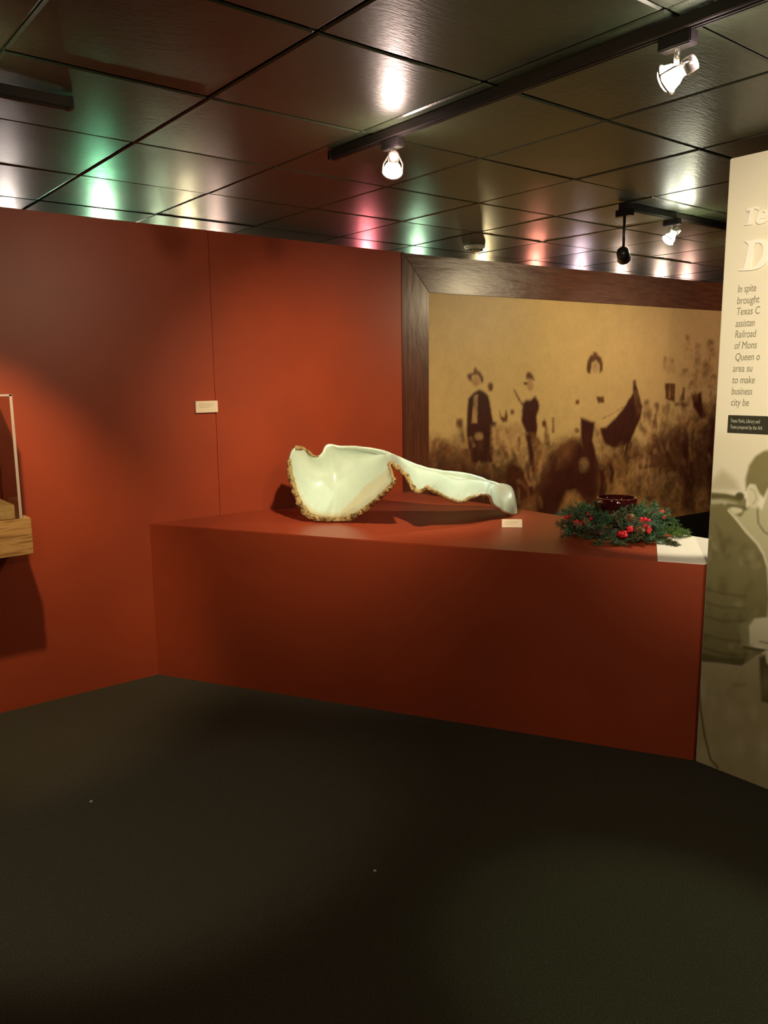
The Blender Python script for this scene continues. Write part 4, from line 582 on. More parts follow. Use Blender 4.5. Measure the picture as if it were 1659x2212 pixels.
PANEL_ART=[["sky",0.03,0.5,[[-0.0844,1.3996],[0.4505,1.4246],[0.4665,1.2184],[-0.0718,1.182]]],
["g1",0.02,0.6,[[-0.0111,1.188],[0.0163,1.2282],[0.0438,1.2585],[0.0738,1.2426],[0.104,1.2178],[0.1251,1.1832],[-0.0098,1.1655]]],
["g2",0.006,1,[[-0.01,1.1692],[0.0687,1.1699],[0.1265,1.1613],[0.1495,1.1529],[0.1545,1.0765],[-0.0043,1.0748]]],
["dk",0.005,0.8,[[-0.0093,1.1579],[0.0692,1.1625],[0.127,1.154],[0.1277,1.1431],[0.0701,1.1478],[-0.0082,1.1391]]],
["cr",0.004,0.7,[[-0.0104,1.1768],[0.0781,1.1746],[0.1262,1.165],[0.1266,1.1595],[0.0691,1.1644],[-0.0097,1.1636]]],
["cr",0.006,0.5,[[-0.0077,1.1315],[0.0512,1.14],[0.1094,1.1336],[0.1291,1.1212],[0.0718,1.1218],[-0.0068,1.1164]]],
["dk",0.006,1,[[0.1414,1.1629],[0.14,1.1557],[0.1352,1.1494],[0.1279,1.1454],[0.1196,1.1444],[0.1119,1.1468],[0.1063,1.1519],[0.104,1.1589],[0.1054,1.1662],[0.1102,1.1725],[0.1175,1.1765],[0.1259,1.1774],[0.1335,1.175],[0.1391,1.1698]]],
["cr",0.006,1,[[0.0729,1.1033],[0.101,1.116],[0.1352,1.1145],[0.1361,1.0999],[0.103,1.0847]]],
["jk",0.008,1,[[-0.0143,1.0736],[0.0043,1.0987],[0.0482,1.1247],[0.0804,1.1079],[0.1134,1.0711],[0.1581,1.0217],[0.2033,0.9825],[0.2334,0.9415],[0.2491,0.8984],[0.2661,0.7822],[0.2647,0.6984],[0.2507,0.6895],[0.2341,0.663],[0.2135,0.6391],[0.1994,0.5687],[0.2592,0.5655],[0.2436,0.5232],[0.1807,0.4767],[0.0931,0.4678],[-0.0289,0.4418],[-0.0437,0.6969],[-0.0266,0.9368]]],
["sh",0.006,1,[[0.0809,1.1005],[0.132,1.0773],[0.1521,1.1129],[0.1687,1.1423],[0.2026,1.1281],[0.2789,1.0571],[0.3677,0.7856],[0.2674,0.764],[0.2487,0.9039],[0.233,0.9488],[0.2048,0.9882],[0.1579,1.0254],[0.1136,1.0674]]],
["cr",0.003,1,[[0.0806,1.1042],[0.1171,1.0735],[0.1594,1.0311],[0.2063,0.9921],[0.2364,0.9512],[0.2544,0.8994],[0.2492,0.8966],[0.2296,0.9445],[0.2015,0.9822],[0.1544,1.0212],[0.1099,1.0669],[0.0752,1.098]]],
["dk",0.006,0.7,[[0.0715,1.1153],[0.1091,1.1162],[0.1561,1.1073],[0.1592,1.1199],[0.1111,1.1291],[0.072,1.1284]]],
["hr",0.008,1,[[0.1455,1.1853],[0.1407,1.2303],[0.1518,1.2855],[0.1749,1.323],[0.2058,1.3446],[0.2577,1.3584],[0.3928,1.3465],[0.4029,1.2119],[0.2316,1.2031],[0.2181,1.1659],[0.1954,1.1814],[0.17,1.2059]]],
["sh",0.006,1,[[0.227,1.1669],[0.2363,1.2125],[0.3015,1.2276],[0.3867,1.2102],[0.4046,0.9703],[0.3184,0.9916],[0.2551,1.0177],[0.2177,1.0394],[0.2056,1.0832]]],
["cr",0.005,1,[[0.1486,1.1947],[0.1602,1.214],[0.1823,1.2125],[0.199,1.1818],[0.2026,1.1552],[0.1885,1.121],[0.17,1.1224],[0.1577,1.141]]],
["g1",0.004,0.7,[[0.1607,1.1916],[0.1781,1.1872],[0.187,1.1574],[0.1742,1.1353],[0.179,1.1329],[0.1924,1.1573],[0.1825,1.1906],[0.1624,1.1968]]],
["dk",0.004,0.7,[[0.1924,1.1176],[0.1999,1.0632],[0.2246,1.0324],[0.2531,1.018],[0.2566,1.0245],[0.2294,1.0382],[0.2067,1.0662],[0.1996,1.1189]]],
["jd",0.012,0.35,[[0.1221,0.9739],[0.1171,0.9638],[0.1053,0.9579],[0.0922,0.959],[0.0839,0.9666],[0.0844,0.9772],[0.0934,0.9857],[0.1066,0.9881],[0.118,0.9835]]],
["dk",0.012,0.35,[[0.0974,0.7794],[0.089,0.765],[0.0759,0.7585],[0.0644,0.7631],[0.0598,0.7765],[0.0643,0.7926],[0.0759,0.8037],[0.0889,0.8046],[0.0974,0.795]]],
["g2",0.012,0.35,[[0.1348,0.8561],[0.135,0.8392],[0.1301,0.8288],[0.1223,0.8296],[0.1153,0.8414],[0.1123,0.8587],[0.1148,0.8732],[0.1216,0.8783],[0.1295,0.8715]]],
["jd",0.012,0.35,[[0.0969,0.8228],[0.0923,0.8149],[0.0799,0.8088],[0.0654,0.8075],[0.0557,0.8116],[0.0553,0.8192],[0.0645,0.8267],[0.0788,0.8305],[0.0916,0.829]]],
["g1",0.012,0.35,[[0.1588,0.7263],[0.1626,0.7188],[0.1609,0.7109],[0.1546,0.7065],[0.1465,0.7074],[0.1405,0.7134],[0.1393,0.7216],[0.1436,0.7282],[0.1513,0.73]]],
["g1",0.012,0.35,[[0.2185,0.692],[0.2081,0.6736],[0.1983,0.6651],[0.1938,0.6707],[0.1966,0.6876],[0.2055,0.7079],[0.2162,0.722],[0.2238,0.7234],[0.2247,0.7116]]],
["g1",0.012,0.35,[[0.2012,0.9366],[0.2008,0.9173],[0.1913,0.9038],[0.177,0.9024],[0.1646,0.9138],[0.16,0.9329],[0.1653,0.9504],[0.1781,0.9582],[0.1922,0.9527]]],
["dk",0.012,0.35,[[0.0918,0.9683],[0.0888,0.9584],[0.0797,0.9518],[0.0687,0.9515],[0.0609,0.9578],[0.0601,0.9677],[0.0666,0.9765],[0.0773,0.9801],[0.0873,0.9769]]],
["g1",0.012,0.35,[[0.0613,0.9415],[0.0603,0.9313],[0.0539,0.9242],[0.0453,0.9236],[0.0383,0.9297],[0.0364,0.9397],[0.0403,0.9489],[0.0483,0.953],[0.0566,0.9501]]],
["g1",0.012,0.35,[[0.2317,0.6484],[0.2248,0.6345],[0.2174,0.628],[0.213,0.6318],[0.2137,0.6443],[0.2191,0.6595],[0.2267,0.6702],[0.2329,0.6716],[0.2349,0.663]]],
["g2",0.012,0.35,[[0.2187,0.8553],[0.2225,0.8431],[0.2189,0.8323],[0.2094,0.8279],[0.1986,0.832],[0.1914,0.8427],[0.1914,0.855],[0.1984,0.8631],[0.2092,0.8632]]],
["dk",0.012,0.35,[[0.2139,0.5336],[0.2049,0.5247],[0.1917,0.5229],[0.1805,0.529],[0.1766,0.5403],[0.1819,0.5514],[0.1938,0.557],[0.2067,0.5546],[0.2146,0.5454]]],
["g1",0.012,0.35,[[0.2265,0.9061],[0.2257,0.8955],[0.2163,0.885],[0.2028,0.8795],[0.1913,0.8817],[0.1875,0.8905],[0.193,0.9018],[0.2052,0.9103],[0.2185,0.9119]]],
["g2",0.012,0.35,[[0.2214,0.9113],[0.2245,0.9006],[0.2214,0.8916],[0.2136,0.8885],[0.2046,0.8928],[0.1987,0.9025],[0.1987,0.913],[0.2045,0.9194],[0.2135,0.9188]]],
["dk",0.012,0.35,[[-0.0007,0.9936],[-0.007,0.9727],[-0.0191,0.9614],[-0.0314,0.9652],[-0.038,0.9823],[-0.0358,1.0046],[-0.026,1.0217],[-0.013,1.0255],[-0.0031,1.0144]]],
["g1",0.012,0.35,[[0.2134,0.5918],[0.2131,0.5826],[0.2078,0.5752],[0.1998,0.5731],[0.193,0.5772],[0.1905,0.5857],[0.1936,0.5946],[0.2007,0.5996],[0.2085,0.5985]]],
["dk",0.012,0.35,[[0.027,0.7751],[0.026,0.7595],[0.0151,0.7465],[-0.0008,0.7424],[-0.0143,0.7491],[-0.0189,0.7636],[-0.0124,0.7789],[0.002,0.7879],[0.0175,0.7863]]],
["jd",0.012,0.35,[[0.0384,0.6853],[0.0397,0.6665],[0.035,0.6544],[0.0265,0.6547],[0.0181,0.6674],[0.0138,0.6864],[0.0157,0.7029],[0.0228,0.7091],[0.0317,0.7021]]],
["jd",0.012,0.35,[[0.1115,0.6497],[0.1028,0.6278],[0.0887,0.6162],[0.0757,0.6203],[0.07,0.6385],[0.0744,0.662],[0.0866,0.6798],[0.101,0.6836],[0.1108,0.6717]]],
["g2",0.012,0.35,[[0.2085,0.8569],[0.2081,0.8499],[0.2019,0.8425],[0.1927,0.8382],[0.1849,0.8389],[0.1821,0.8444],[0.1856,0.8522],[0.1938,0.8584],[0.2029,0.8603]]],
["jd",0.012,0.35,[[0.185,0.7809],[0.1795,0.7591],[0.1708,0.7474],[0.1631,0.7513],[0.1599,0.769],[0.1628,0.7922],[0.1703,0.8099],[0.179,0.814],[0.1848,0.8025]]],
["dk",0.012,0.35,[[0.0757,0.9494],[0.0748,0.9375],[0.0657,0.9276],[0.0526,0.9243],[0.0416,0.9293],[0.038,0.9401],[0.0434,0.9518],[0.0553,0.9587],[0.068,0.9577]]],
["g2",0.012,0.35,[[0.1234,0.7251],[0.117,0.7035],[0.1063,0.6918],[0.0961,0.6954],[0.0914,0.7128],[0.0944,0.7357],[0.1035,0.7533],[0.1146,0.7575],[0.1224,0.7463]]],
["g1",0.012,0.35,[[0.2153,0.5834],[0.2172,0.5631],[0.2094,0.5473],[0.1953,0.5436],[0.1816,0.5537],[0.1747,0.5729],[0.1779,0.5923],[0.1897,0.6025],[0.2044,0.599]]],
["g1",0.012,0.35,[[0.1617,0.7328],[0.159,0.7221],[0.1491,0.7138],[0.1366,0.7118],[0.1274,0.7171],[0.1259,0.7272],[0.1327,0.7373],[0.1447,0.7427],[0.1561,0.7409]]],
["jd",0.012,0.35,[[0.2045,0.8263],[0.2011,0.808],[0.1929,0.7975],[0.1837,0.7998],[0.178,0.8138],[0.1784,0.833],[0.1847,0.8482],[0.1939,0.8525],[0.2017,0.8438]]],
["g1",0.012,0.35,[[0.2445,0.5924],[0.2395,0.5842],[0.231,0.5803],[0.2228,0.5825],[0.2188,0.5899],[0.221,0.599],[0.2282,0.6054],[0.2372,0.6062],[0.2436,0.6011]]],
["dk",0.012,0.35,[[0.1628,0.6856],[0.1607,0.6718],[0.1559,0.6638],[0.1505,0.6655],[0.1471,0.6761],[0.1473,0.6905],[0.151,0.7021],[0.1565,0.7054],[0.1611,0.6989]]],
["g1",0.012,0.35,[[0.2204,0.5425],[0.2147,0.5223],[0.2072,0.5114],[0.2014,0.515],[0.2,0.5315],[0.2037,0.553],[0.2106,0.5695],[0.2177,0.5733],[0.2215,0.5626]]],
["g1",0.012,0.35,[[0.1737,0.948],[0.1803,0.9369],[0.1809,0.9286],[0.1752,0.9267],[0.1659,0.9323],[0.1573,0.9428],[0.1535,0.9531],[0.1562,0.9586],[0.1642,0.9565]]],
["g1",0.012,0.35,[[0.0386,0.9526],[0.0421,0.9427],[0.0395,0.9343],[0.0321,0.9313],[0.0231,0.9351],[0.0169,0.944],[0.0164,0.9538],[0.0218,0.9599],[0.0306,0.9594]]],
["jd",0.012,0.35,[[0.0435,0.9116],[0.0372,0.9011],[0.0227,0.8952],[0.0069,0.8966],[-0.0028,0.9047],[-0.0019,0.9158],[0.0094,0.9245],[0.0255,0.9268],[0.0389,0.9217]]],
["jd",0.012,0.35,[[0.092,0.7902],[0.0919,0.7698],[0.0825,0.7554],[0.0682,0.7538],[0.0555,0.7658],[0.0507,0.7859],[0.0559,0.8044],[0.0686,0.8128],[0.0829,0.8071]]],
["dk",0.012,0.35,[[0.1022,0.9867],[0.0982,0.9767],[0.088,0.9706],[0.0765,0.9714],[0.069,0.9788],[0.0691,0.9892],[0.0767,0.9977],[0.0883,1.0004],[0.0983,0.9961]]],
["g2",0.012,0.35,[[0.0208,0.7901],[0.0249,0.7784],[0.0226,0.7691],[0.015,0.7666],[0.0056,0.7721],[-0.0011,0.783],[-0.0021,0.7942],[0.0032,0.8004],[0.0123,0.7988]]],
["g2",0.012,0.35,[[0.0508,0.7745],[0.0531,0.7628],[0.0503,0.7544],[0.0435,0.7533],[0.0361,0.76],[0.0314,0.7714],[0.0317,0.7821],[0.0368,0.7871],[0.0444,0.7841]]],
["g2",0.012,0.35,[[0.1355,0.9435],[0.1302,0.9306],[0.1203,0.924],[0.1104,0.9267],[0.1051,0.9377],[0.1071,0.9516],[0.1153,0.962],[0.1258,0.964],[0.1338,0.9567]]],
["dk",0.012,0.35,[[0.1511,0.5237],[0.1572,0.5101],[0.1535,0.4957],[0.1417,0.4872],[0.1273,0.4886],[0.117,0.4994],[0.1158,0.5144],[0.1241,0.5266],[0.1381,0.5302]]],
["g1",0.012,0.35,[[0.1527,0.9019],[0.1527,0.8892],[0.1489,0.8815],[0.1432,0.8823],[0.1381,0.8913],[0.1361,0.9044],[0.1381,0.9153],[0.1432,0.9189],[0.1489,0.9136]]],
["jd",0.012,0.35,[[0.2197,0.9381],[0.2233,0.9293],[0.2217,0.9218],[0.2157,0.9193],[0.2081,0.9228],[0.2024,0.9308],[0.2013,0.9395],[0.2053,0.9448],[0.2126,0.9443]]],
["g1",0.012,0.35,[[0.1346,0.5522],[0.1362,0.5425],[0.1329,0.5347],[0.1262,0.5326],[0.1192,0.5371],[0.1153,0.5461],[0.1162,0.5554],[0.1215,0.5607],[0.1288,0.5594]]],
["dk",0.012,0.35,[[0.1789,0.9533],[0.177,0.9342],[0.1662,0.9214],[0.1514,0.9209],[0.1396,0.933],[0.1364,0.952],[0.1433,0.969],[0.157,0.976],[0.171,0.9697]]],
["g1",0.012,0.35,[[0.0161,0.9705],[0.0103,0.9653],[0.0037,0.9644],[-0.0006,0.9683],[-0.0007,0.9752],[0.0036,0.9817],[0.0102,0.9849],[0.0161,0.9833],[0.0184,0.9776]]],
["g1",0.012,0.35,[[0.0171,0.8921],[0.004,0.8759],[-0.0106,0.8702],[-0.0198,0.8779],[-0.0193,0.8954],[-0.0093,0.9143],[0.0055,0.9257],[0.018,0.9245],[0.0226,0.9112]]],
["dk",0.012,0.35,[[0.1841,0.9111],[0.1821,0.9034],[0.1749,0.8975],[0.1657,0.8963],[0.1589,0.9004],[0.1576,0.9079],[0.1626,0.9152],[0.1714,0.9189],[0.1799,0.9173]]],
["jd",0.012,0.35,[[0.187,0.8003],[0.1896,0.7943],[0.1879,0.7881],[0.1827,0.7847],[0.1764,0.7856],[0.172,0.7905],[0.1715,0.797],[0.1752,0.8021],[0.1813,0.8034]]],
["dk",0.012,0.35,[[0.0312,0.5461],[0.0236,0.5414],[0.0124,0.5424],[0.003,0.5488],[-0.0002,0.5576],[0.0043,0.5645],[0.0144,0.5665],[0.0253,0.5625],[0.0319,0.5545]]],
["dk",0.012,0.35,[[0.1013,0.9196],[0.1024,0.9102],[0.0971,0.9016],[0.0877,0.8979],[0.0787,0.9008],[0.0744,0.909],[0.0766,0.9187],[0.0845,0.9252],[0.0942,0.9256]]],
["g2",0.012,0.35,[[0.1615,0.9168],[0.1508,0.9018],[0.1391,0.8961],[0.1318,0.9024],[0.1325,0.9179],[0.1407,0.9351],[0.1526,0.946],[0.1626,0.9456],[0.1661,0.9341]]],
["dk",0.012,0.35,[[0.2222,0.6826],[0.229,0.6678],[0.2296,0.6576],[0.2237,0.6568],[0.2141,0.6659],[0.2052,0.6806],[0.2012,0.694],[0.2041,0.6998],[0.2124,0.6953]]],
["g2",0.012,0.35,[[0.14,0.5769],[0.1377,0.5687],[0.1325,0.5638],[0.1269,0.5645],[0.1235,0.5704],[0.1239,0.5788],[0.128,0.5858],[0.1337,0.588],[0.1385,0.5845]]],
["g2",0.012,0.35,[[0.2249,0.5909],[0.2212,0.5818],[0.2149,0.577],[0.209,0.5786],[0.2062,0.586],[0.2078,0.5956],[0.2131,0.603],[0.2196,0.6047],[0.2242,0.5999]]],
["dk",0.008,0.6,[[-0.0073,0.7593],[0.0743,0.7525],[0.171,0.7596],[0.1717,0.7691],[0.0758,0.7623],[-0.0049,0.7692]]],
["dk",0.008,0.6,[[-0.0038,0.7007],[0.0782,0.695],[0.1745,0.7128],[0.1743,0.7222],[0.0791,0.7048],[-0.0014,0.7107]]],
["dk",0.008,0.6,[[-0.0003,0.6419],[0.0819,0.6373],[0.1782,0.6622],[0.1773,0.6715],[0.0825,0.6472],[0.0021,0.652]]],
["dk",0.008,0.6,[[0.0044,0.5631],[0.0865,0.56],[0.1833,0.5767],[0.1835,0.5863],[0.0876,0.57],[0.0068,0.5733]]],
["dk",0.008,0.6,[[0.0079,0.5037],[0.0901,0.5017],[0.1871,0.519],[0.1873,0.5287],[0.0913,0.5117],[0.0103,0.514]]],
["jd",0.008,0.6,[[0.0278,1.0409],[0.0595,1.0074],[0.0835,0.9353],[0.0692,0.9139],[0.0411,0.9857]]],
["dk",0.008,0.8,[[-0.0061,0.4846],[0.0917,0.4911],[0.1878,0.5136],[0.1826,0.4772],[0.0936,0.4599],[-0.012,0.4424]]],
["cuff",0.008,0.7,[[0.1563,0.6444],[0.1925,0.6721],[0.2068,0.5707],[0.1698,0.5552]]],
["cr",0.007,1,[[0.194,0.6496],[0.2141,0.6847],[0.2502,0.6969],[0.3216,0.7024],[0.3808,0.6071],[0.2768,0.5758],[0.2398,0.5793],[0.2027,0.5754]]],
["dk",0.005,0.6,[[0.2379,0.5941],[0.2753,0.5942],[0.3283,0.6118],[0.3273,0.6189],[0.2752,0.6017],[0.2392,0.6018]]],
["dk",0.005,1,[[0.1747,0.5508],[0.2128,0.5532],[0.2753,0.5623],[0.3478,0.5743],[0.3481,0.5854],[0.2757,0.5736],[0.2137,0.5648],[0.1762,0.5626]]],
["tr",0.006,1,[[-0.071,0.4301],[0.0934,0.4639],[0.1713,0.474],[0.2332,0.5395],[0.2778,0.561],[0.514,0.6068],[0.5807,-0.2523],[-0.0429,-0.4651]]],
["dk",0.008,1,[[0.243,0.5326],[0.2814,0.562],[0.3482,0.5763],[0.3637,0.3602],[0.2956,0.357],[0.2642,0.3566],[0.253,0.4398]]],
["cr",0.006,1,[[0.2629,0.5646],[0.2803,0.5768],[0.2888,0.5074],[0.2734,0.5182]]],
["g1",0.01,0.6,[[0.1014,0.3345],[0.156,0.4108],[0.1938,0.4804],[0.1756,0.4069],[0.1314,0.3339]]],
["g1",0.01,0.6,[[-0.002,0.3431],[0.081,0.3381],[0.1069,0.3121],[0.0414,0.3156]]],
["tr",0.02,0.25,[[0.2944,0.1838],[0.2902,0.1541],[0.2757,0.1336],[0.2576,0.132],[0.2443,0.1502],[0.2424,0.1797],[0.2525,0.2065],[0.27,0.2179],[0.2864,0.2089]]],
["tr",0.02,0.25,[[0.105,0.4022],[0.1011,0.3631],[0.0864,0.3383],[0.0677,0.3396],[0.0539,0.3666],[0.0514,0.4066],[0.0616,0.4406],[0.0793,0.4526],[0.0964,0.4374]]],
["g1",0.02,0.25,[[0.2164,0.2978],[0.2154,0.2601],[0.2081,0.2376],[0.1978,0.241],[0.1894,0.2688],[0.1868,0.3079],[0.1913,0.3399],[0.2007,0.3498],[0.2106,0.3331]]],
["cr",0.02,0.25,[[0.1578,0.2782],[0.1543,0.2513],[0.1423,0.2334],[0.1273,0.2331],[0.1163,0.2505],[0.1146,0.2777],[0.1229,0.3015],[0.1374,0.3109],[0.1511,0.3017]]],
["g1",0.02,0.25,[[0.1609,0.06],[0.1577,0.0304],[0.1459,0.0106],[0.1311,0.01],[0.1201,0.029],[0.1182,0.0587],[0.1264,0.085],[0.1406,0.0956],[0.1542,0.0857]]],
["tl",0.02,0.25,[[0.1726,0.2494],[0.1696,0.2343],[0.1601,0.2236],[0.1486,0.2222],[0.1405,0.2309],[0.1395,0.2457],[0.1462,0.2595],[0.1574,0.2659],[0.1678,0.2619]]],
["cr",0.02,0.25,[[0.3066,0.2159],[0.3046,0.1855],[0.2953,0.1661],[0.2831,0.1671],[0.2737,0.1881],[0.2716,0.2192],[0.2777,0.2457],[0.2892,0.2552],[0.3005,0.2434]]],
["tr",0.02,0.25,[[0.3077,0.4206],[0.3035,0.3888],[0.2888,0.3679],[0.2703,0.3676],[0.2567,0.3885],[0.2545,0.4206],[0.2647,0.4487],[0.2825,0.4596],[0.2994,0.4485]]],
["cr",0.02,0.25,[[0.0251,0.3323],[0.0227,0.3051],[0.0136,0.2882],[0.002,0.2894],[-0.0066,0.3083],[-0.0083,0.3361],[-0.0021,0.3596],[0.0089,0.3677],[0.0196,0.3569]]],
["cr",0.02,0.25,[[0.0294,0.3358],[0.0276,0.2972],[0.0186,0.274],[0.0065,0.2772],[-0.003,0.3054],[-0.0053,0.3454],[0.0006,0.3782],[0.0118,0.3885],[0.0232,0.3717]]],
["cr",0.02,0.25,[[0.0661,0.0527],[0.0607,0.0158],[0.0428,-0.0098],[0.0207,-0.012],[0.0047,0.0106],[0.0026,0.0473],[0.0152,0.0806],[0.0366,0.0949],[0.0566,0.0839]]],
["cr",0.02,0.25,[[0.2495,0.3079],[0.2456,0.2946],[0.2341,0.2844],[0.2204,0.282],[0.2108,0.2886],[0.2099,0.3012],[0.2182,0.3138],[0.2317,0.3204],[0.244,0.3181]]],
["tl",0.02,0.25,[[0.3214,0.0478],[0.3165,0.0295],[0.3019,0.0148],[0.2843,0.0105],[0.272,0.0189],[0.2708,0.036],[0.2814,0.0536],[0.2986,0.0636],[0.3143,0.0612]]],
["g1",0.02,0.25,[[0.1131,0.0508],[0.1077,0.0329],[0.0921,0.0183],[0.0735,0.014],[0.0606,0.022],[0.0596,0.0387],[0.0709,0.056],[0.0892,0.0659],[0.1058,0.0638]]],
["tr",0.02,0.25,[[0.2756,0.2654],[0.2713,0.2307],[0.256,0.2075],[0.2366,0.2068],[0.2224,0.2291],[0.2201,0.2641],[0.2308,0.2949],[0.2493,0.3072],[0.2669,0.2955]]],
["tr",0.02,0.25,[[0.2544,0.2136],[0.2497,0.194],[0.2354,0.1793],[0.2181,0.1764],[0.2059,0.1867],[0.2047,0.2054],[0.2149,0.2237],[0.2318,0.2329],[0.2473,0.2289]]],
["tl",0.02,0.25,[[0.1914,0.2797],[0.1842,0.2667],[0.1643,0.2544],[0.141,0.2485],[0.1252,0.2518],[0.1245,0.263],[0.1392,0.2765],[0.1623,0.2861],[0.1828,0.2873]]],
["cr",0.02,0.25,[[0.3259,0.1415],[0.3215,0.1023],[0.305,0.0758],[0.2841,0.0745],[0.2686,0.0994],[0.266,0.1387],[0.2774,0.1737],[0.2973,0.188],[0.3164,0.1752]]],
["g1",0.02,0.25,[[0.1276,0.4014],[0.1228,0.3848],[0.1087,0.3725],[0.0918,0.3701],[0.08,0.379],[0.079,0.395],[0.0893,0.4104],[0.1058,0.418],[0.1209,0.4144]]],
["tr",0.02,0.25,[[0.1363,-0.0276],[0.1314,-0.0422],[0.1175,-0.0546],[0.1009,-0.0591],[0.0895,-0.0534],[0.0887,-0.0402],[0.0989,-0.0257],[0.1151,-0.0168],[0.1299,-0.0176]]],
["tr",0.02,0.25,[[0.2556,0.2795],[0.2508,0.2461],[0.2344,0.2234],[0.2139,0.2221],[0.1989,0.2432],[0.1968,0.2766],[0.2083,0.3065],[0.228,0.3189],[0.2466,0.3082]]],
["tl",0.02,0.25,[[0.2035,0.2731],[0.1997,0.2446],[0.1864,0.2255],[0.1698,0.2248],[0.1577,0.243],[0.1558,0.2716],[0.1651,0.297],[0.1811,0.3073],[0.1962,0.2978]]],
["tl",0.02,0.25,[[0.0691,0.1975],[0.0684,0.1645],[0.0626,0.1449],[0.0544,0.1481],[0.0477,0.1726],[0.0457,0.2068],[0.0492,0.2347],[0.0566,0.2432],[0.0645,0.2285]]],
["cr",0.02,0.25,[[0.3057,0.1854],[0.3014,0.1672],[0.288,0.1533],[0.2719,0.1503],[0.2605,0.1598],[0.2593,0.1772],[0.2689,0.1944],[0.2846,0.2032],[0.2991,0.1996]]],
["g1",0.02,0.25,[[0.266,0.4077],[0.2623,0.3898],[0.2505,0.3772],[0.2361,0.3758],[0.2259,0.3863],[0.2247,0.4039],[0.2331,0.4202],[0.2471,0.4275],[0.2601,0.4225]]],
["tl",0.02,0.25,[[0.2202,0.1973],[0.2159,0.1793],[0.2028,0.1658],[0.1871,0.1631],[0.176,0.1726],[0.1748,0.1899],[0.1842,0.2068],[0.1996,0.2152],[0.2137,0.2115]]],
["cr",0.02,0.25,[[0.0751,0.312],[0.0738,0.2853],[0.0674,0.2692],[0.0589,0.2713],[0.0523,0.2907],[0.0506,0.3182],[0.0547,0.341],[0.0626,0.3483],[0.0707,0.3368]]],
["tr",0.02,0.25,[[0.2487,0.2178],[0.2463,0.2039],[0.2384,0.194],[0.2286,0.193],[0.2217,0.2012],[0.2208,0.2149],[0.2263,0.2276],[0.2357,0.2333],[0.2446,0.2294]]],
["tl",0.02,0.25,[[0.284,0.2128],[0.2785,0.1921],[0.262,0.1761],[0.2421,0.1723],[0.2282,0.1826],[0.2269,0.2023],[0.2388,0.2219],[0.2582,0.2322],[0.276,0.2286]]],
["tr",0.02,0.25,[[0.2964,0.4602],[0.2939,0.4296],[0.2836,0.4106],[0.2703,0.412],[0.2601,0.4334],[0.258,0.4648],[0.2649,0.4912],[0.2775,0.5003],[0.2899,0.488]]],
["tl",0.02,0.25,[[0.0704,-0.0696],[0.0641,-0.1066],[0.0439,-0.1335],[0.0191,-0.1375],[0.0014,-0.1165],[-0.0007,-0.0803],[0.0138,-0.0461],[0.0378,-0.0302],[0.06,-0.0396]]],
["tl",0.02,0.25,[[0.1904,0.1191],[0.185,0.0875],[0.1675,0.065],[0.1459,0.0622],[0.1304,0.0807],[0.1285,0.1118],[0.1409,0.1407],[0.1618,0.1538],[0.1812,0.1452]]],
["cr",0.02,0.25,[[0.088,0.0706],[0.0856,0.0416],[0.0761,0.0229],[0.0638,0.0234],[0.0547,0.043],[0.0529,0.0724],[0.0593,0.0978],[0.0709,0.1073],[0.0822,0.0965]]],
["tr",0.02,0.25,[[0.1572,0.0003],[0.1564,-0.0361],[0.1498,-0.0582],[0.1404,-0.0553],[0.1328,-0.0288],[0.1304,0.0089],[0.1344,0.0399],[0.1429,0.0499],[0.1519,0.0342]]],
["cr",0.02,0.25,[[0.2485,0.3057],[0.2476,0.2821],[0.2424,0.2678],[0.2352,0.2697],[0.2294,0.2869],[0.2278,0.3113],[0.2311,0.3314],[0.2377,0.3379],[0.2445,0.3277]]],
["tl",0.02,0.25,[[0.2361,0.3608],[0.2322,0.3461],[0.2206,0.3351],[0.2066,0.3331],[0.1968,0.3411],[0.1959,0.3553],[0.2042,0.3691],[0.2179,0.3758],[0.2304,0.3726]]],
["tl",0.02,0.25,[[0.1146,0.3856],[0.1137,0.349],[0.1071,0.3275],[0.0977,0.3313],[0.0901,0.3587],[0.0877,0.3968],[0.0917,0.4276],[0.1003,0.4368],[0.1093,0.4202]]],
["g1",0.02,0.25,[[0.1403,0.2912],[0.1376,0.2735],[0.1286,0.2615],[0.1174,0.2609],[0.1094,0.272],[0.1083,0.2897],[0.1146,0.3055],[0.1254,0.3121],[0.1355,0.3064]]],
["tr",0.02,0.25,[[0.0865,-0.0794],[0.0807,-0.0979],[0.0641,-0.1136],[0.0442,-0.1189],[0.0305,-0.1113],[0.0295,-0.0943],[0.0417,-0.076],[0.0612,-0.0651],[0.0788,-0.0664]]],
["cr",0.02,0.25,[[0.2122,0.1451],[0.2088,0.1206],[0.1971,0.1039],[0.1825,0.1026],[0.1719,0.1177],[0.1703,0.1419],[0.1785,0.1639],[0.1926,0.1733],[0.2058,0.1658]]],
["g2",0.01,0.5,[[0.1487,0.381],[0.196,0.3994],[0.1938,0.4143],[0.1465,0.3961]]],
["dk",0.0035,0.9,[[-0.0063,0.3457],[0.0061,0.2423],[0.032,0.1264],[0.065,0.0337],[0.1025,0.0057],[0.1083,0.0133],[0.0723,0.0398],[0.0399,0.1308],[0.0143,0.2458],[0.0019,0.3487]]]]
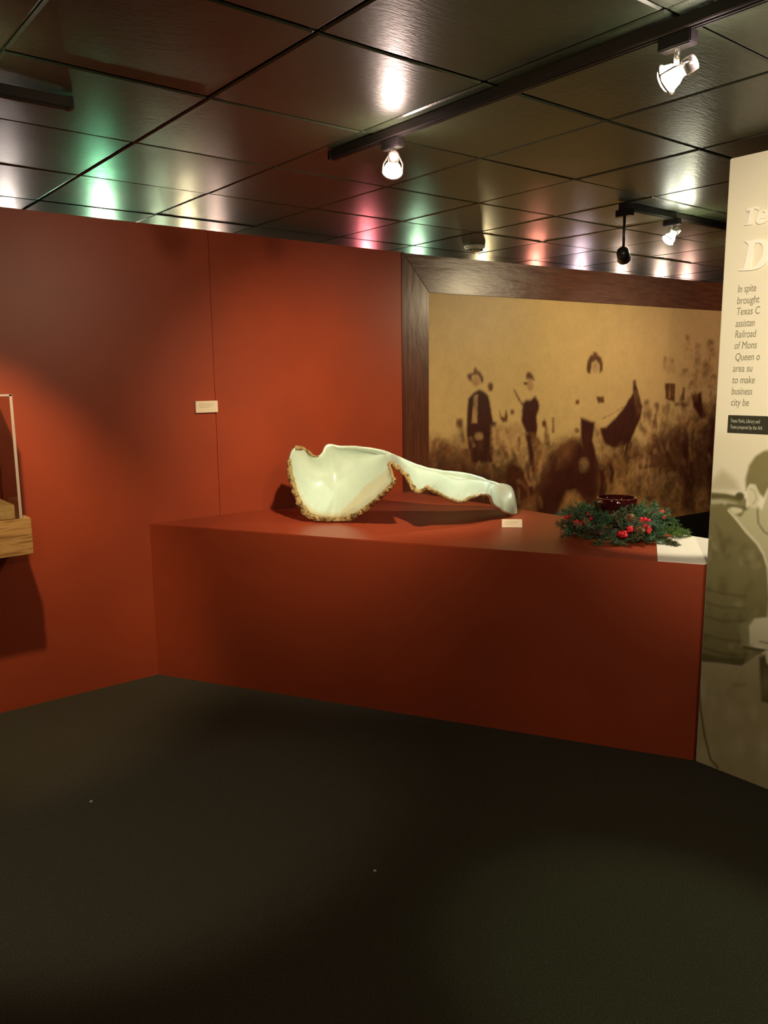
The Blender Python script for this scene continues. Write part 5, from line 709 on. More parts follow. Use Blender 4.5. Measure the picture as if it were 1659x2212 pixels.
LETTERS={"T":[[[0.0815,2.2438],[0.1039,2.2442],[0.1238,2.244],[0.1269,2.238],[0.125,2.2324],[0.1195,2.2377],[0.1107,2.2387],[0.1037,2.1888],[0.1071,2.185],[0.1048,2.1834],[0.0789,2.1849],[0.078,2.1869],[0.0892,2.1894],[0.0966,2.2339],[0.0901,2.2364],[0.0865,2.2303],[0.0845,2.2351]]],"e":[[[0.1366,2.2291],[0.1307,2.2233],[0.1252,2.2109],[0.1212,2.1996],[0.1211,2.1907],[0.1287,2.1829],[0.1383,2.181],[0.1492,2.1821],[0.1636,2.1881],[0.1656,2.1929],[0.161,2.1921],[0.1488,2.1881],[0.1394,2.188],[0.1335,2.1933],[0.1346,2.2013],[0.1464,2.1995],[0.1602,2.204],[0.1649,2.2136],[0.1604,2.2231],[0.1507,2.2278]],[[0.1366,2.2054],[0.138,2.2192],[0.144,2.2242],[0.1511,2.2228],[0.1539,2.2153],[0.149,2.2072]]],"D":[[[0.0829,2.1255],[0.1087,2.1251],[0.1309,2.1267],[0.1532,2.123],[0.1728,2.1108],[0.1851,2.09],[0.1853,2.0648],[0.1743,2.0437],[0.1566,2.0278],[0.135,2.0195],[0.1094,2.0185],[0.0651,2.0216],[0.0649,2.0247],[0.0805,2.0253],[0.0843,2.0295],[0.0993,2.1098],[0.0965,2.1147],[0.0897,2.1208]],[[0.1245,2.1156],[0.138,2.1153],[0.1497,2.1063],[0.1555,2.0907],[0.1546,2.0684],[0.1472,2.0498],[0.1325,2.0334],[0.1153,2.0262],[0.1061,2.031]]]}
BONE={"C0":[2.4235,3.6151,0.86],"ang":-0.695643186827238,"cols":[[[-0.1446,0.14,0.3842],[-0.1581,0.12,0.363],[-0.1665,0.08,0.3259]],
[[-0.1213,0.16,0.3848],[-0.139,0.1593,0.3071],[-0.1651,0.06,0.2795]],
[[-0.0876,0.18,0.375],[-0.1057,0.1944,0.2505],[-0.1493,0.04,0.2051]],
[[-0.0542,0.2,0.3415],[-0.0711,0.2266,0.2066],[-0.1259,0.02,0.131]],
[[-0.0251,0.22,0.3288],[-0.0273,0.2573,0.1757],[-0.0922,0.0,0.0648]],
[[0.0023,0.24,0.3477],[0.0159,0.2769,0.1593],[-0.0278,-0.02,0.0191]],
[[0.0197,0.26,0.3828],[0.0591,0.3058,0.1605],[0.0435,-0.03,0.0077]],
[[0.0455,0.27,0.3923],[0.1133,0.3058,0.1818],[0.1165,-0.03,0.0072]],
[[0.1002,0.28,0.3804],[0.1762,0.2969,0.2095],[0.2023,-0.07,0.0366]],
[[0.1799,0.28,0.3797],[0.2449,0.2673,0.2393],[0.2855,-0.14,0.1027]],
[[0.2599,0.27,0.372],[0.3048,0.2366,0.269],[0.3513,-0.21,0.1693]],
[[0.3262,0.26,0.3591],[0.3532,0.2044,0.2985],[0.41,-0.27,0.2395]],
[[0.3659,0.25,0.3465],[0.3798,0.1893,0.3208],[0.4053,-0.25,0.2702]],
[[0.4002,0.24,0.334],[0.4063,0.15,0.3194],[0.3848,-0.12,0.3227]],
[[0.4369,0.2475,0.3171],[0.4474,0.1475,0.2934],[0.4287,-0.1725,0.3088]],
[[0.4973,0.235,0.2915],[0.4987,0.135,0.2529],[0.4807,-0.255,0.2655]],
[[0.5495,0.2225,0.274],[0.5449,0.1325,0.2139],[0.5104,-0.3075,0.2156]],
[[0.6019,0.22,0.258],[0.5861,0.13,0.2062],[0.5382,-0.31,0.1969]],
[[0.6542,0.2175,0.2473],[0.6323,0.1275,0.2009],[0.5784,-0.2925,0.2154]],
[[0.7065,0.215,0.2393],[0.6894,0.135,0.1865],[0.6258,-0.275,0.1913]],
[[0.7718,0.2125,0.2339],[0.7409,0.1325,0.1605],[0.6743,-0.2475,0.1582]],
[[0.8239,0.21,0.2259],[0.7981,0.14,0.159],[0.7432,-0.21,0.1279]],
[[0.8691,0.2175,0.2114],[0.8504,0.1475,0.1576],[0.8059,-0.1725,0.1436]],
[[0.9093,0.225,0.197],[0.8976,0.155,0.1563],[0.8646,-0.135,0.1572]],
[[0.9391,0.2325,0.1825],[0.9373,0.1625,0.1471],[0.9123,-0.0975,0.1464]],
[[0.9689,0.24,0.1734],[0.9576,0.18,0.1261],[0.9378,-0.05,0.0915]],
[[1.0015,0.2475,0.1615],[0.9991,0.1775,0.113],[0.9872,0.0275,0.0506]],
[[1.0394,0.255,0.1549],[1.0432,0.175,0.0998],[1.0303,0.065,0.0234]],
[[1.0723,0.2625,0.1402],[1.0783,0.1825,0.0853],[1.069,0.1425,0.0021]],
[[1.0896,0.27,0.1149],[1.0941,0.2,0.0613],[1.0947,0.16,0.0042]]]}

# ------------------------------------------------------------------ the room shell
def struct(name, bm, m, **k): return tag(obj(name, bm, m, **k), kind='structure')
struct('floor', box((-3.0, -3.5, -0.1), (11.5, 8.0, 0.0)), M_carpet)

def ceiling():
    bm = bmesh.new(); rnd = random.Random(4); px, py, g = 0.591, 0.598, 0.003
    for i in range(-7, 18):
        for j in range(-9, 11):
            x0 = 1.241 + i*px; y0 = 1.807 + j*py
            tx, ty = rnd.uniform(-.0022, .0022), rnd.uniform(-.0022, .0022); sag = rnd.uniform(.0, .0035); n = 7
            z = CEIL + rnd.uniform(-.0015, .0015)
            ts = [0, .012] + [k/n for k in range(1, n)] + [.988, 1]
            m = len(ts); gr = []
            for a in ts:
                row = []
                for b_ in ts:
                    e = 0.004 if (a in (0, 1) or b_ in (0, 1)) else 0
                    s = sag*(1-(2*a-1)**2)*(1-(2*b_-1)**2)
                    row.append(bm.verts.new((x0+g+(px-2*g)*a, y0+g+(py-2*g)*b_, z + e - s + tx*(a-.5) + ty*(b_-.5))))
                gr.append(row)
            for a in range(m-1):
                for b_ in range(m-1): bm.faces.new((gr[a][b_], gr[a][b_+1], gr[a+1][b_+1], gr[a+1][b_]))
    add_box(bm, (-3.0, -3.5, CEIL+.012), (11.5, 8.0, CEIL+.1))
    me = bpy.data.meshes.new('ceiling'); bm.to_mesh(me); bm.free()
    o = link('ceiling', me, M_ceil, smooth=False); tag(o, kind='structure')
ceiling()
M_dark = mat('outer_wall_paint', (0.05, 0.014, 0.008), 0.6)
struct('wall_far', box((-3.1, 8.0, 0), (11.6, 8.1, 2.6)), M_dark)
struct('wall_rear', box((-3.1, -3.6, 0), (11.6, -3.5, 2.6)), M_dark)
struct('wall_side', box((-3.1, -3.5, 0), (-3.0, 8.0, 2.6)), M_dark)
struct('wall_right', box((11.5, -3.5, 0), (11.6, 8.0, 2.6)), M_dark)

# red partition made of boards that meet in a fine vertical joint
bm = bmesh.new(); add_box(bm, (-3.0, 4.18, 0.0), (2.113, 4.30, WTOP)); add_box(bm, (2.118, 4.18, 0.0), (3.490, 4.30, WTOP))
add_box(bm, (2.10, 4.186, 0.0), (2.13, 4.29, WTOP-.002))
w_ = struct('wall_left', bm, M_red)
struct('trim_1', box((3.490, 4.175, 0.0), (3.512, 4.302, WTOP+.001)), mat('dark_corner_edge', (0.09, 0.02, 0.012), 0.35))

# ------------------------------------------------------------------ the long red plinth
PL = [(1.690, 4.1795), (3.550, 4.1795), (3.550, 1.712), (3.043, 1.712)]
bm = prism(PL, 0.0, 0.86)
bmesh.ops.bevel(bm, geom=[e for e in bm.edges if all(v.co.z > .8 for v in e.verts)], offset=0.004, segments=2, affect='EDGES')
pl = obj('display_plinth', bm, M_red)
tag(pl, 'long low red painted plinth carrying the bone and the wreath', 'plinth')
bm = prism([(2.960, 1.874), (3.049, 1.7125), (3.546, 1.7125), (3.546, 2.13), (3.30, 2.10)], 0.8602, 0.8632)  # cream board added to stand for the strongly lit end of the plinth top
tag(obj('lit_patch_board', bm, M_lit_patch), 'thin cream board added as the brightly lit patch on the end of the red plinth beside the wreath', 'board')

# ------------------------------------------------------------------ painted artwork on a fine mesh
def art_mesh(name, w0, w1, z0, z1, step, base_fn, shapes, pal, to3d, m, parent, softk=1.0, grit=0.0):
    nx = int((w1-w0)/step)+1; nz = int((z1-z0)/step)+1
    U, Z = np.meshgrid(np.linspace(w0, w1, nx), np.linspace(z0, z1, nz))
    col = base_fn(U, Z)
    for key, soft, al, pts in shapes:
        P = np.array(pts); lo = P.min(0)-soft; hi = P.max(0)+soft
        i0, i1 = np.searchsorted(U[0], lo[0]), np.searchsorted(U[0], hi[0]); j0, j1 = np.searchsorted(Z[:, 0], lo[1]), np.searchsorted(Z[:, 0], hi[1])
        if i1 <= i0 or j1 <= j0: continue
        u = U[j0:j1, i0:i1]; z = Z[j0:j1, i0:i1]
        soft = soft*softk; d = np.full(u.shape, 1e9); ins = np.zeros(u.shape, bool)
        for k in range(len(P)):
            a = P[k]; b = P[(k+1) % len(P)]; e = b-a; ee = e@e
            if ee < 1e-12: continue
            t = np.clip(((u-a[0])*e[0]+(z-a[1])*e[1])/ee, 0, 1)
            d = np.minimum(d, np.hypot(u-a[0]-t*e[0], z-a[1]-t*e[1]))
            c = (a[1] > z) != (b[1] > z)
            with np.errstate(divide='ignore', invalid='ignore'):
                xi = a[0] + (z-a[1])*(e[0])/(e[1] if abs(e[1]) > 1e-12 else 1e-12)
            ins ^= c & (u < xi)
        sd = np.where(ins, d, -d)
        f = np.clip((sd/soft+1)/2, 0, 1); f = (f*f*(3-2*f)*al)[..., None]
        col[j0:j1, i0:i1] = col[j0:j1, i0:i1]*(1-f) + np.array(pal[key])*f
    if grit:
        r = np.random.RandomState(9); G = np.zeros_like(U)
        for k, wt in ((3, .35), (7, .35), (15, .3)):     # blotchy photographic grain at three sizes
            q = r.uniform(-1, 1, (nz//k+3, nx//k+3)); y = np.arange(nz)/k; x = np.arange(nx)/k; yi = y.astype(int); xi = x.astype(int); fy = (y-yi)[:, None]; fx = (x-xi)[None]
            G += wt*((q[yi][:, xi]*(1-fx)+q[yi][:, xi+1]*fx)*(1-fy)+(q[yi+1][:, xi]*(1-fx)+q[yi+1][:, xi+1]*fx)*fy)
        lum = col[..., :1]/.5; mid = np.clip(4*lum*(1-lum), 0, 1)
        col = col*(1 + grit*(.12+.88*mid)*G[..., None]*1.6)
    verts = to3d(U.ravel(), Z.ravel())
    idx = np.arange(nx*nz).reshape(nz, nx)
    F = np.stack([idx[:-1, :-1], idx[:-1, 1:], idx[1:, 1:], idx[1:, :-1]], -1).reshape(-1, 4)
    me = bpy.data.meshes.new(name)
    me.vertices.add(len(verts)); me.vertices.foreach_set('co', verts.astype(np.float32).ravel())
    me.loops.add(F.size); me.loops.foreach_set('vertex_index', F.ravel().astype(np.int32))
    me.polygons.add(len(F)); me.polygons.foreach_set('loop_start', np.arange(0, F.size, 4, dtype=np.int32)); me.polygons.foreach_set('loop_total', np.full(len(F), 4, dtype=np.int32))
    me.update(calc_edges=True); me.validate()
    at = me.color_attributes.new('art', 'FLOAT_COLOR', 'POINT')
    at.data.foreach_set('color', np.concatenate([col.reshape(-1, 3), np.ones((nx*nz, 1))], 1).astype(np.float32).ravel())
    return link(name, me, m, parent)
def smooth_noise(U, Z, sc_, seed):
    r = np.random.RandomState(seed); out = np.zeros_like(U)
    for k in range(9):
        a = r.uniform(0, 2*np.pi); f = sc_*r.uniform(.5, 1.8); out += np.sin((U*np.cos(a)+Z*np.sin(a))*f + r.uniform(0, 6.3))
    return out/9

# ------------------------------------------------------------------ framed sepia mural
MANG = -math.atan2(0.260, 3.515)
mur = empty('framed_mural', (3.516, 4.191, 0.0), MANG)
tag(mur, 'large sepia photograph mural of riders in a wide dark wood frame', 'picture')
U0, U1, Z0, Z1 = 0.218, 4.30, 0.359, 2.197; UE, ZE = 4.52, 2.436
obj('backing_board', box((0.0, 0.032, 0.10), (UE, 0.09, 2.434)), M_black, mur)
def frame_board(q, m=M_wood, nm='frame_board'):
    bm = bmesh.new(); f = [bm.verts.new((x, -0.0+dy, z)) for (x, z, dy) in q]; b = [bm.verts.new((x, 0.031, z)) for (x, z, dy) in q]
    bm.faces.new(f); bm.faces.new(b[::-1])
    for i in range(4): bm.faces.new((f[i], b[i], b[(i+1) % 4], f[(i+1) % 4]))
    return obj(nm, bm, m, mur, bevel=0.003)
frame_board([(0, 0.10, 0), (0, ZE, 0), (U0, Z1, .008), (U0, Z0, .008)], M_woodv)
frame_board([(0, ZE, 0), (UE, ZE, 0), (U1, Z1, .008), (U0, Z1, .008)])
frame_board([(UE, ZE, 0), (UE, 0.10, 0), (U1, Z0, .008), (U1, Z1, .008)], M_woodv)
frame_board([(UE, 0.10, 0), (0, 0.10, 0), (U0, Z0, .008), (U1, Z0, .008)], M_black)  # bottom board coloured black for the shade it lies in
M_mural = mat('sepia_print', (0.4, 0.25, 0.1), 0.45, 0.35, attr='art', bump=(90, 0.1, 0.003))
def mbase(U, Z):
    n = smooth_noise(U, Z, 4, 3)[..., None]; k = np.clip((U-1.5)/2.5, 0, 1)[..., None]
    c = np.array([0.56, 0.37, 0.145])*(1-k) + np.array([0.50, 0.31, 0.15])*k
    return c*(1+.10*n)
mp = dict(m=(0.17, 0.066, 0.022), m2=(0.12, 0.042, 0.012), d=(0.065, 0.016, 0.006), d2=(0.050, 0.010, 0.005), l=(0.40, 0.22, 0.09), w=(0.50, 0.33, 0.14), g=(0.27, 0.13, 0.042))
art_mesh('sepia_picture', U0-.004, U1+.004, Z0-.004, Z1+.004, 0.0072, mbase, MURAL_ART, mp,
         lambda u, z: np.stack([u, np.full_like(u, .022), z], 1), M_mural, mur, softk=2.6, grit=.55)

# ------------------------------------------------------------------ tall text panel on the right
pan = empty('information_panel', (3.04, 1.70, 0.0))
tag(pan, 'tall cream information panel with raised lettering and a portrait, standing at the plinth end', 'panel')
obj('panel_board', box((0.002, -1.25, 0.0), (0.085, 0.0, WTOP+.002)), mat('panel_edge', (0.78, 0.72, 0.56), 0.5), pan, bevel=0.003)
def pbase(U, Z):
    n = smooth_noise(U, Z, 9, 8)[..., None]
    return np.array([0.80, 0.74, 0.57])*(1+.02*n)
pp = dict(sky=(0.66, 0.60, 0.42), g1=(0.36, 0.32, 0.17), g2=(0.22, 0.20, 0.09), dk=(0.10, 0.085, 0.03), cr=(0.66, 0.62, 0.42), jk=(0.20, 0.175, 0.075), jd=(0.13, 0.115, 0.045),
          sh=(0.50, 0.47, 0.28), hr=(0.22, 0.19, 0.08), cuff=(0.30, 0.27, 0.14), tr=(0.43, 0.37, 0.20), tl=(0.52, 0.46, 0.27))
M_pan = mat('printed_panel', (0.8, 0.74, 0.6), 0.5, 0.3, attr='art')
art_mesh('portrait_print', 0.004, 1.246, 0.004, WTOP-.002, 0.0044, pbase, PANEL_ART, pp,
         lambda u, z: np.stack([np.full_like(u, .0), -u, z], 1), M_pan, pan, grit=.05)
def letter(ch, loops, depth, m):
    cu = bpy.data.curves.new('raised_letter', 'CURVE'); cu.dimensions = '2D'; cu.fill_mode = 'BOTH'; cu.extrude = depth/2; cu.bevel_depth = 0.0008
    for lp in loops:
        s = cu.splines.new('POLY'); s.points.add(len(lp)-1); s.use_cyclic_u = True
        for p, (u, z) in zip(s.points, lp): p.co = (u, z, 0, 1)
    return cu
def curve_to(name, cu, M, m, parent):
    t = bpy.data.objects.new('tmp', cu); C.objects.link(t); bpy.context.view_layer.update()
    me = bpy.data.meshes.new_from_object(t.evaluated_get(bpy.context.evaluated_depsgraph_get()))
    bpy.data.objects.remove(t); me.transform(M); me.materials.clear()
    return link(name, me, m, parent)
PM = Matrix(((0, 0, -1, -.003), (-1, 0, 0, 0), (0, 1, 0, 0), (0, 0, 0, 1)))   # text plane -> panel face
for ch in 'TeD':
    curve_to('raised_letter', letter(ch, LETTERS[ch], 0.006, M_cream), PM, M_cream, pan)['label'] = 'raised cream letter ' + ch
def text(s, size, x, z, name, m, parent, sx=0.8, off=0.0, ext=0.0004, shear=0.12, M=PM, sp=1.0):
    cu = bpy.data.curves.new('text', 'FONT'); cu.body = s; cu.size = size; cu.shear = shear; cu.extrude = ext; cu.space_character = sp; cu.offset = off
    return curve_to(name, cu, M @ Matrix.Translation((x, z, 0)) @ Matrix.Diagonal((sx, 1, 1, 1)), m, parent)
lines = [('In spite', 1.941), ('brought', 1.898), ('Texas C', 1.857), ('assistan', 1.813), ('Railroad', 1.772), ('of Mons', 1.730),
         ('Queen o', 1.686), ('area su', 1.643), ('to make', 1.599), ('business', 1.556), ('city be', 1.513)]
PT = Matrix(((0, 0, -1, -.0008), (-1, 0, 0, 0), (0, 1, 0, 0), (0, 0, 0, 1)))
for k, (s, z) in enumerate(lines):
    text(s, 0.040, 0.063 + (0.006 if s[0] == 'Q' else 0), z, 'text_line', M_green_ink, pan, 0.62 if len(s) > 7 else 0.68, M=PT)
cs = obj('caption_strip', box((-0.004, -1.15, 1.408), (-0.0005, -0.058, 1.476)), M_strip, pan)
for s, z in (('Texas Parks, Library and', 1.448), ('Texts prepared by the Ark', 1.424)):
    text(s, 0.021, 0.068, z, 'caption_line', M_striptext, cs, 0.56, M=Matrix(((0, 0, -1, -.0046), (-1, 0, 0, 0), (0, 1, 0, 0), (0, 0, 0, 1))))

# ------------------------------------------------------------------ great bone
def cr_(P, t):
    n = len(P)-1; x = t*n; i = min(int(x), n-1); f = x-i
    p0 = P[max(i-1, 0)]; p1 = P[i]; p2 = P[i+1]; p3 = P[min(i+2, n)]
    return .5*((2*p1) + (p2-p0)*f + (2*p0-5*p1+4*p2-p3)*f*f + (3*p1-p0-3*p2+p3)*f**3)
def bone():
    root = empty('giant_bone', (BONE['C0'][0], BONE['C0'][1], 0.866), BONE['ang'])
    tag(root, 'huge pale bone with a scooped end and brown broken rim on the red plinth', 'bone')
    cols = BONE['cols']; T = [Vector(c[0]) for c in cols]; Mi = [Vector(c[1]) for c in cols]; B = [Vector(c[2]) for c in cols]
    n = 300; rows = 44; bm = bmesh.new(); G = []; edgeB = []; N = mnoise
    dl = bm.verts.layers.float.new('rimd')
    for i in range(n+1):
        s = i/n; t_, m_, b_ = cr_(T, s), cr_(Mi, s), cr_(B, s)
        k = min(max((s-.33)/.2, 0), 1)
        back = t_ + Vector((0.0, 0.012 + .09*k, -0.012 - .075*k))
        rg = N.noise(Vector((s*60, 1, 0)))*.006 + N.noise(Vector((s*150, 5, 0)))*.004
        amp = 1.0 if s < .80 else 0.15
        b_ = b_ + Vector((rg*.5, 0, rg*1.2))*amp
        row = []
        for j in range(rows+1):
            t = j/rows
            if t < .14:
                q = t/.14; p = back.lerp(t_, q) + Vector((0, 0, .012*k*math.sin(q*math.pi)))
            else:
                q = (t-.14)/.86
                c1 = m_*2 - (t_+b_)*.5
                p = t_*(1-q)**2 + c1*2*q*(1-q) + b_*q*q
            p = p + Vector((0, 1, .3))*(N.noise(p*9)*.006 + N.noise(p*26)*.0018)
            v = bm.verts.new(p); v[dl] = t; row.append(v)
        G.append(row); edgeB.append(b_)
    for i in range(n):
        for j in range(rows): bm.faces.new((G[i][j], G[i][j+1], G[i+1][j+1], G[i+1][j]))
    me = bpy.data.meshes.new('bone_blade'); 
    # colour: ivory, browned near the broken lower edge
    for v in bm.verts: v.co.z = max(v.co.z, 0.004)
    tv = [v[dl] for v in bm.verts]; sv = [(k // (rows+1))/n for k in range(len(bm.verts))]; cov = [v.co.copy() for v in bm.verts]
    bm.to_mesh(me); bm.free()
    at = me.color_attributes.new('art', 'FLOAT_COLOR', 'POINT'); arr = []
    iv = Vector((0.55, 0.68, 0.58)); tan = Vector((0.55, 0.46, 0.24)); br = Vector((0.26, 0.17, 0.05))
    for t, s, p in zip(tv, sv, cov):
        nn = N.noise(p*22)*.5 + N.noise(p*60)*.3
        if .24 < s < .44: a = (t-.76-max(0, .30-s)*2.5)/.015; b = (t-.92+.05*nn)/.05
        elif s <= .26: a = (t-.91)/.05; b = (t-.955+.03*nn)/.03
        elif s < .78: a = (t-.94)/.04; b = (t-.965+.03*nn)/.03
        else: a = (t-.97)/.03; b = -1
        a = min(max(a, 0), 1)*.8; b = min(max(b, 0), 1)*.85
        c = iv.lerp(tan, a).lerp(br, b)*(1+.06*nn)
        if s > .86: c = c.lerp(Vector((0.36, 0.32, 0.22)), min((s-.86)/.04, 1)*.75)  # tail greyed in colour to stand for its shaded side
        arr += [c.x, c.y, c.z, 1]
    at.data.foreach_set('color', arr)
    o = link('bone_blade', me, mat('polished_bone', (0.7, 0.72, 0.6), 0.30, 0.7, attr='art', coat=1.0, coat_rough=0.24, bump=(40, 0.12, 0.004)), root, True)
    md = o.modifiers.new('thick', 'SOLIDIFY'); md.thickness = 0.016; md.offset = 0
    # rough broken rim running round the scooped end and under the arch
    def rim(s0, s1, r0, off, nm):
        bm = bmesh.new(); K = int((s1-s0)*420); P = []; Rr = []
        for k in range(K+1):
            s = s0 + (s1-s0)*k/K; p = cr_(B, s) + Vector((0, off, 0)); P.append(p)
            Rr.append(r0*(.55+.45*math.sin(math.pi*min(max((s-s0)/(s1-s0), .02), .98))**.5))
        lo = min(p.z for p in P)
        tube(bm, P, Rr, 14)
        for v in bm.verts:
            q = v.co.copy(); d = N.noise(q*38)*.010 + N.noise(q*95)*.006
            v.co += Vector((d*.7, d*.5, d)); v.co.z = max(v.co.z, 0.001)
        return obj(nm, bm, M_rim, root, True)
    M_rim = mat('spongy_brown_bone', (0.42, 0.31, 0.13), 0.8, 0.2, noise=(35, (0.13, 0.075, 0.022), 0.48, 0.62), bump=(120, 0.9, 0.012))
    rim(0.0, 0.395, 0.016, 0.008, 'broken_rim'); rim(0.445, 0.66, 0.010, 0.006, 'broken_rim')
    # top lip of the left horn
    bm = bmesh.new(); P = [cr_(T, s)+Vector((0, -.004, 0)) for s in [k*.005 for k in range(29)]]
    tube(bm, P, [.013*(1-.02*k) for k in range(29)], 12)
    for v in bm.verts:
        d = N.noise(v.co*30)*.006; v.co += Vector((d, d, d))
    obj('horn_lip', bm, M_rim, root, True)
    return root
bone()

# ------------------------------------------------------------------ Christmas wreath
M_needle = mat('evergreen_needles', (0.030, 0.075, 0.028), 0.6, 0.3, attr='art')
M_berry = mat('red_berry', (0.68, 0.018, 0.035), 0.25, 0.6, coat=0.4)
M_cone = mat('pine_cone', (0.16, 0.075, 0.030), 0.7, 0.3, noise=(60, (0.36, 0.24, 0.14), 0.5, 0.65))
M_wine = mat('dark_red_glass', (0.035, 0.003, 0.004), 0.06, 0.8, coat=1.0, coat_rough=0.02)
WC = Vector((3.262, 2.310, 0.862)); rnd = random.Random(11)
def wreath():
    root = empty('christmas_wreath', WC)
    tag(root, 'green artificial evergreen wreath with red berries on the right of the red plinth', 'wreath')
    bm = bmesh.new(); cl = bm.verts.layers.float_color.new('art')
    def needle(p, d, L, c, wd=.0016):
        a = d.cross(Vector((rnd.uniform(-1, 1), rnd.uniform(-1, 1), rnd.uniform(-1, 1)))).normalized()*wd
        vs = [bm.verts.new(q) for q in (p-a, p+a, p+d*L*.6+a*.8, p+d*L, p+d*L*.6-a*.8)]
        for v in vs: v[cl] = (*c, 1)
        bm.faces.new(vs)
    def sprig(p, d, L, tone, dens=1.0, nl=.026):
        q = p.copy(); steps = int(L/.004*dens); dd = d.normalized()
        for k in range(steps):
            q = q + dd*(L/steps); dd = (dd + Vector((0, 0, -.012))).normalized()
            for _ in range(3):
                s = Vector((rnd.gauss(0, 1), rnd.gauss(0, 1), rnd.gauss(0, 1))).normalized()
                nd = (dd*.9 + s).normalized(); f = rnd.uniform(.7, 1.25)
                if q.z + nd.z*nl < .002: nd.z = abs(nd.z)*.1
                needle(Vector((q.x, q.y, max(q.z, .003))), nd, nl*rnd.uniform(.7, 1.1), [x*f for x in tone])
    tones = [(0.045, 0.12, 0.045), (0.07, 0.15, 0.07), (0.03, 0.09, 0.045), (0.11, 0.20, 0.12), (0.11, 0.12, 0.055)]
    for k in range(290):
        a = rnd.uniform(0, 2*math.pi); rr = .175 + rnd.uniform(-.05, .045); b = rnd.uniform(0, 2*math.pi)
        p = Vector((rr*math.cos(a), rr*math.sin(a), .065 + .055*math.sin(b)))
        d = Vector((math.cos(a)*rnd.uniform(-.3, 1.0), math.sin(a)*rnd.uniform(-.3, 1.0), rnd.uniform(-.25, .9))) + Vector((-math.sin(a), math.cos(a), 0))*rnd.uniform(-.7, .9)
        sprig(p, d, rnd.uniform(.05, .085), rnd.choice(tones))
    vr = Vector((0.623, -0.782, 0)); fw = Vector((.782, .623, 0))
    for k in range(9):     # long light sprigs trailing to the right
        sprig(vr*.20 + fw*rnd.uniform(-.02, .06) + Vector((0, 0, rnd.uniform(.03, .07))), vr + fw*rnd.uniform(-.5, .25) + Vector((0, 0, rnd.uniform(-.1, .25))), rnd.uniform(.10, .16), (0.09, 0.16, 0.035))
    for k in range(6):
        sprig(vr*.17 - fw*.12 + Vector((0, 0, .03)), vr*rnd.uniform(.5, 1) - fw*rnd.uniform(.2, .6) + Vector((0, 0, -.1)), rnd.uniform(.08, .13), (0.06, 0.07, 0.03))
    me = bpy.data.meshes.new('foliage'); bm.to_mesh(me); bm.free()
    tag(link('foliage', me, M_needle, root), kind='stuff')
    ring = bmesh.new(); tube(ring, [(.172*math.cos(a), .172*math.sin(a), .05) for a in [2*math.pi*k/40 for k in range(40)] + [0]], .022, 10)
    obj('wreath_base', ring, mat('dark_twig', (0.03, 0.022, 0.012), .9), root, True)
    bs = bmesh.new(); bmesh.ops.create_uvsphere(bs, u_segments=14, v_segments=9, radius=.0105)
    b0 = obj('berry', bs, M_berry, root, True); first = True
    # clusters: (right, toward viewer, height, count)
    for r_, f_, z_, n_ in ((-.215, -.06, .095, 6), (-.165, -.13, .082, 7), (-.125, -.15, .118, 4), (.025, -.215, .050, 9), (.055, -.20, .075, 4), (.125, -.15, .105, 7), (.13, -.17, .072, 5), (.205, -.02, .115, 3), (-.06, -.19, .06, 1)):
        for k in range(n_):
            p = vr*(r_+rnd.uniform(-.020, .020)) + fw*(f_+rnd.uniform(-.014, .010)) + Vector((0, 0, z_+rnd.uniform(-.016, .016)))
            if first: o = b0; first = False
            else: o = b0.copy(); C.objects.link(o); o.parent = root
            o.location = p
    # pine cones
    def cone(p, d, L):
        bm = bmesh.new(); M = aim(p, Vector(p)+Vector(d))
        lathe(bm, [(.004, 0), (L*.30, L*.12), (L*.36, L*.35), (L*.24, L*.7), (.003, L)], 14, M)
        for k in range(54):
            t = k/54; a = k*2.4; r = L*(.40*math.sin(math.pi*min(.12+t*.86, 1))**.8)
            c = M @ Vector((r*.75*math.cos(a), r*.75*math.sin(a), L*t)); dr = (M.to_3x3() @ Vector((math.cos(a), math.sin(a), .55))).normalized()
            sd = dr.cross(M.to_3x3() @ Vector((0, 0, 1))).normalized()*L*.11; up = dr.cross(sd).normalized()*.0015
            vs = [bm.verts.new(q) for q in (c-sd, c-sd*.7+dr*L*.17, c+sd*.7+dr*L*.17, c+sd)]
            bm.faces.new(vs)
            vs2 = [bm.verts.new(v.co+up) for v in vs]; bm.faces.new(vs2[::-1])
        obj('pine_cone', bm, M_cone, root)
    cone(vr*.05-fw*.17+Vector((0, 0, .10)), vr*.2-fw*.5+Vector((0, 0, .5)), .055)
    cone(vr*.08-fw*.19+Vector((0, 0, .075)), vr*.6-fw*.6+Vector((0, 0, .1)), .05)
    cone(vr*.19-fw*.0+Vector((0, 0, .10)), vr*.3-fw*.4+Vector((0, 0, .4)), .045)
    cone(-vr*.13-fw*.15+Vector((0, 0, .09)), -vr*.1-fw*.8+Vector((0, 0, .2)), .04)
wreath()
bm = bmesh.new()
lathe(bm, [(.030, 0), (.062, .004), (.064, .012), (.020, .022), (.016, .070), (.030, .085), (.075, .115), (.092, .165), (.094, .192), (.089, .193), (.085, .165), (.066, .122), (.02, .108), (0.0005, .106)], 40)
o = obj('goblet_bowl', bm, M_wine, None, True); o.location = (WC.x+.012, WC.y-.002, 0.8605)
tag(o, 'dark red glass footed bowl standing in the middle of the wreath', 'bowl')

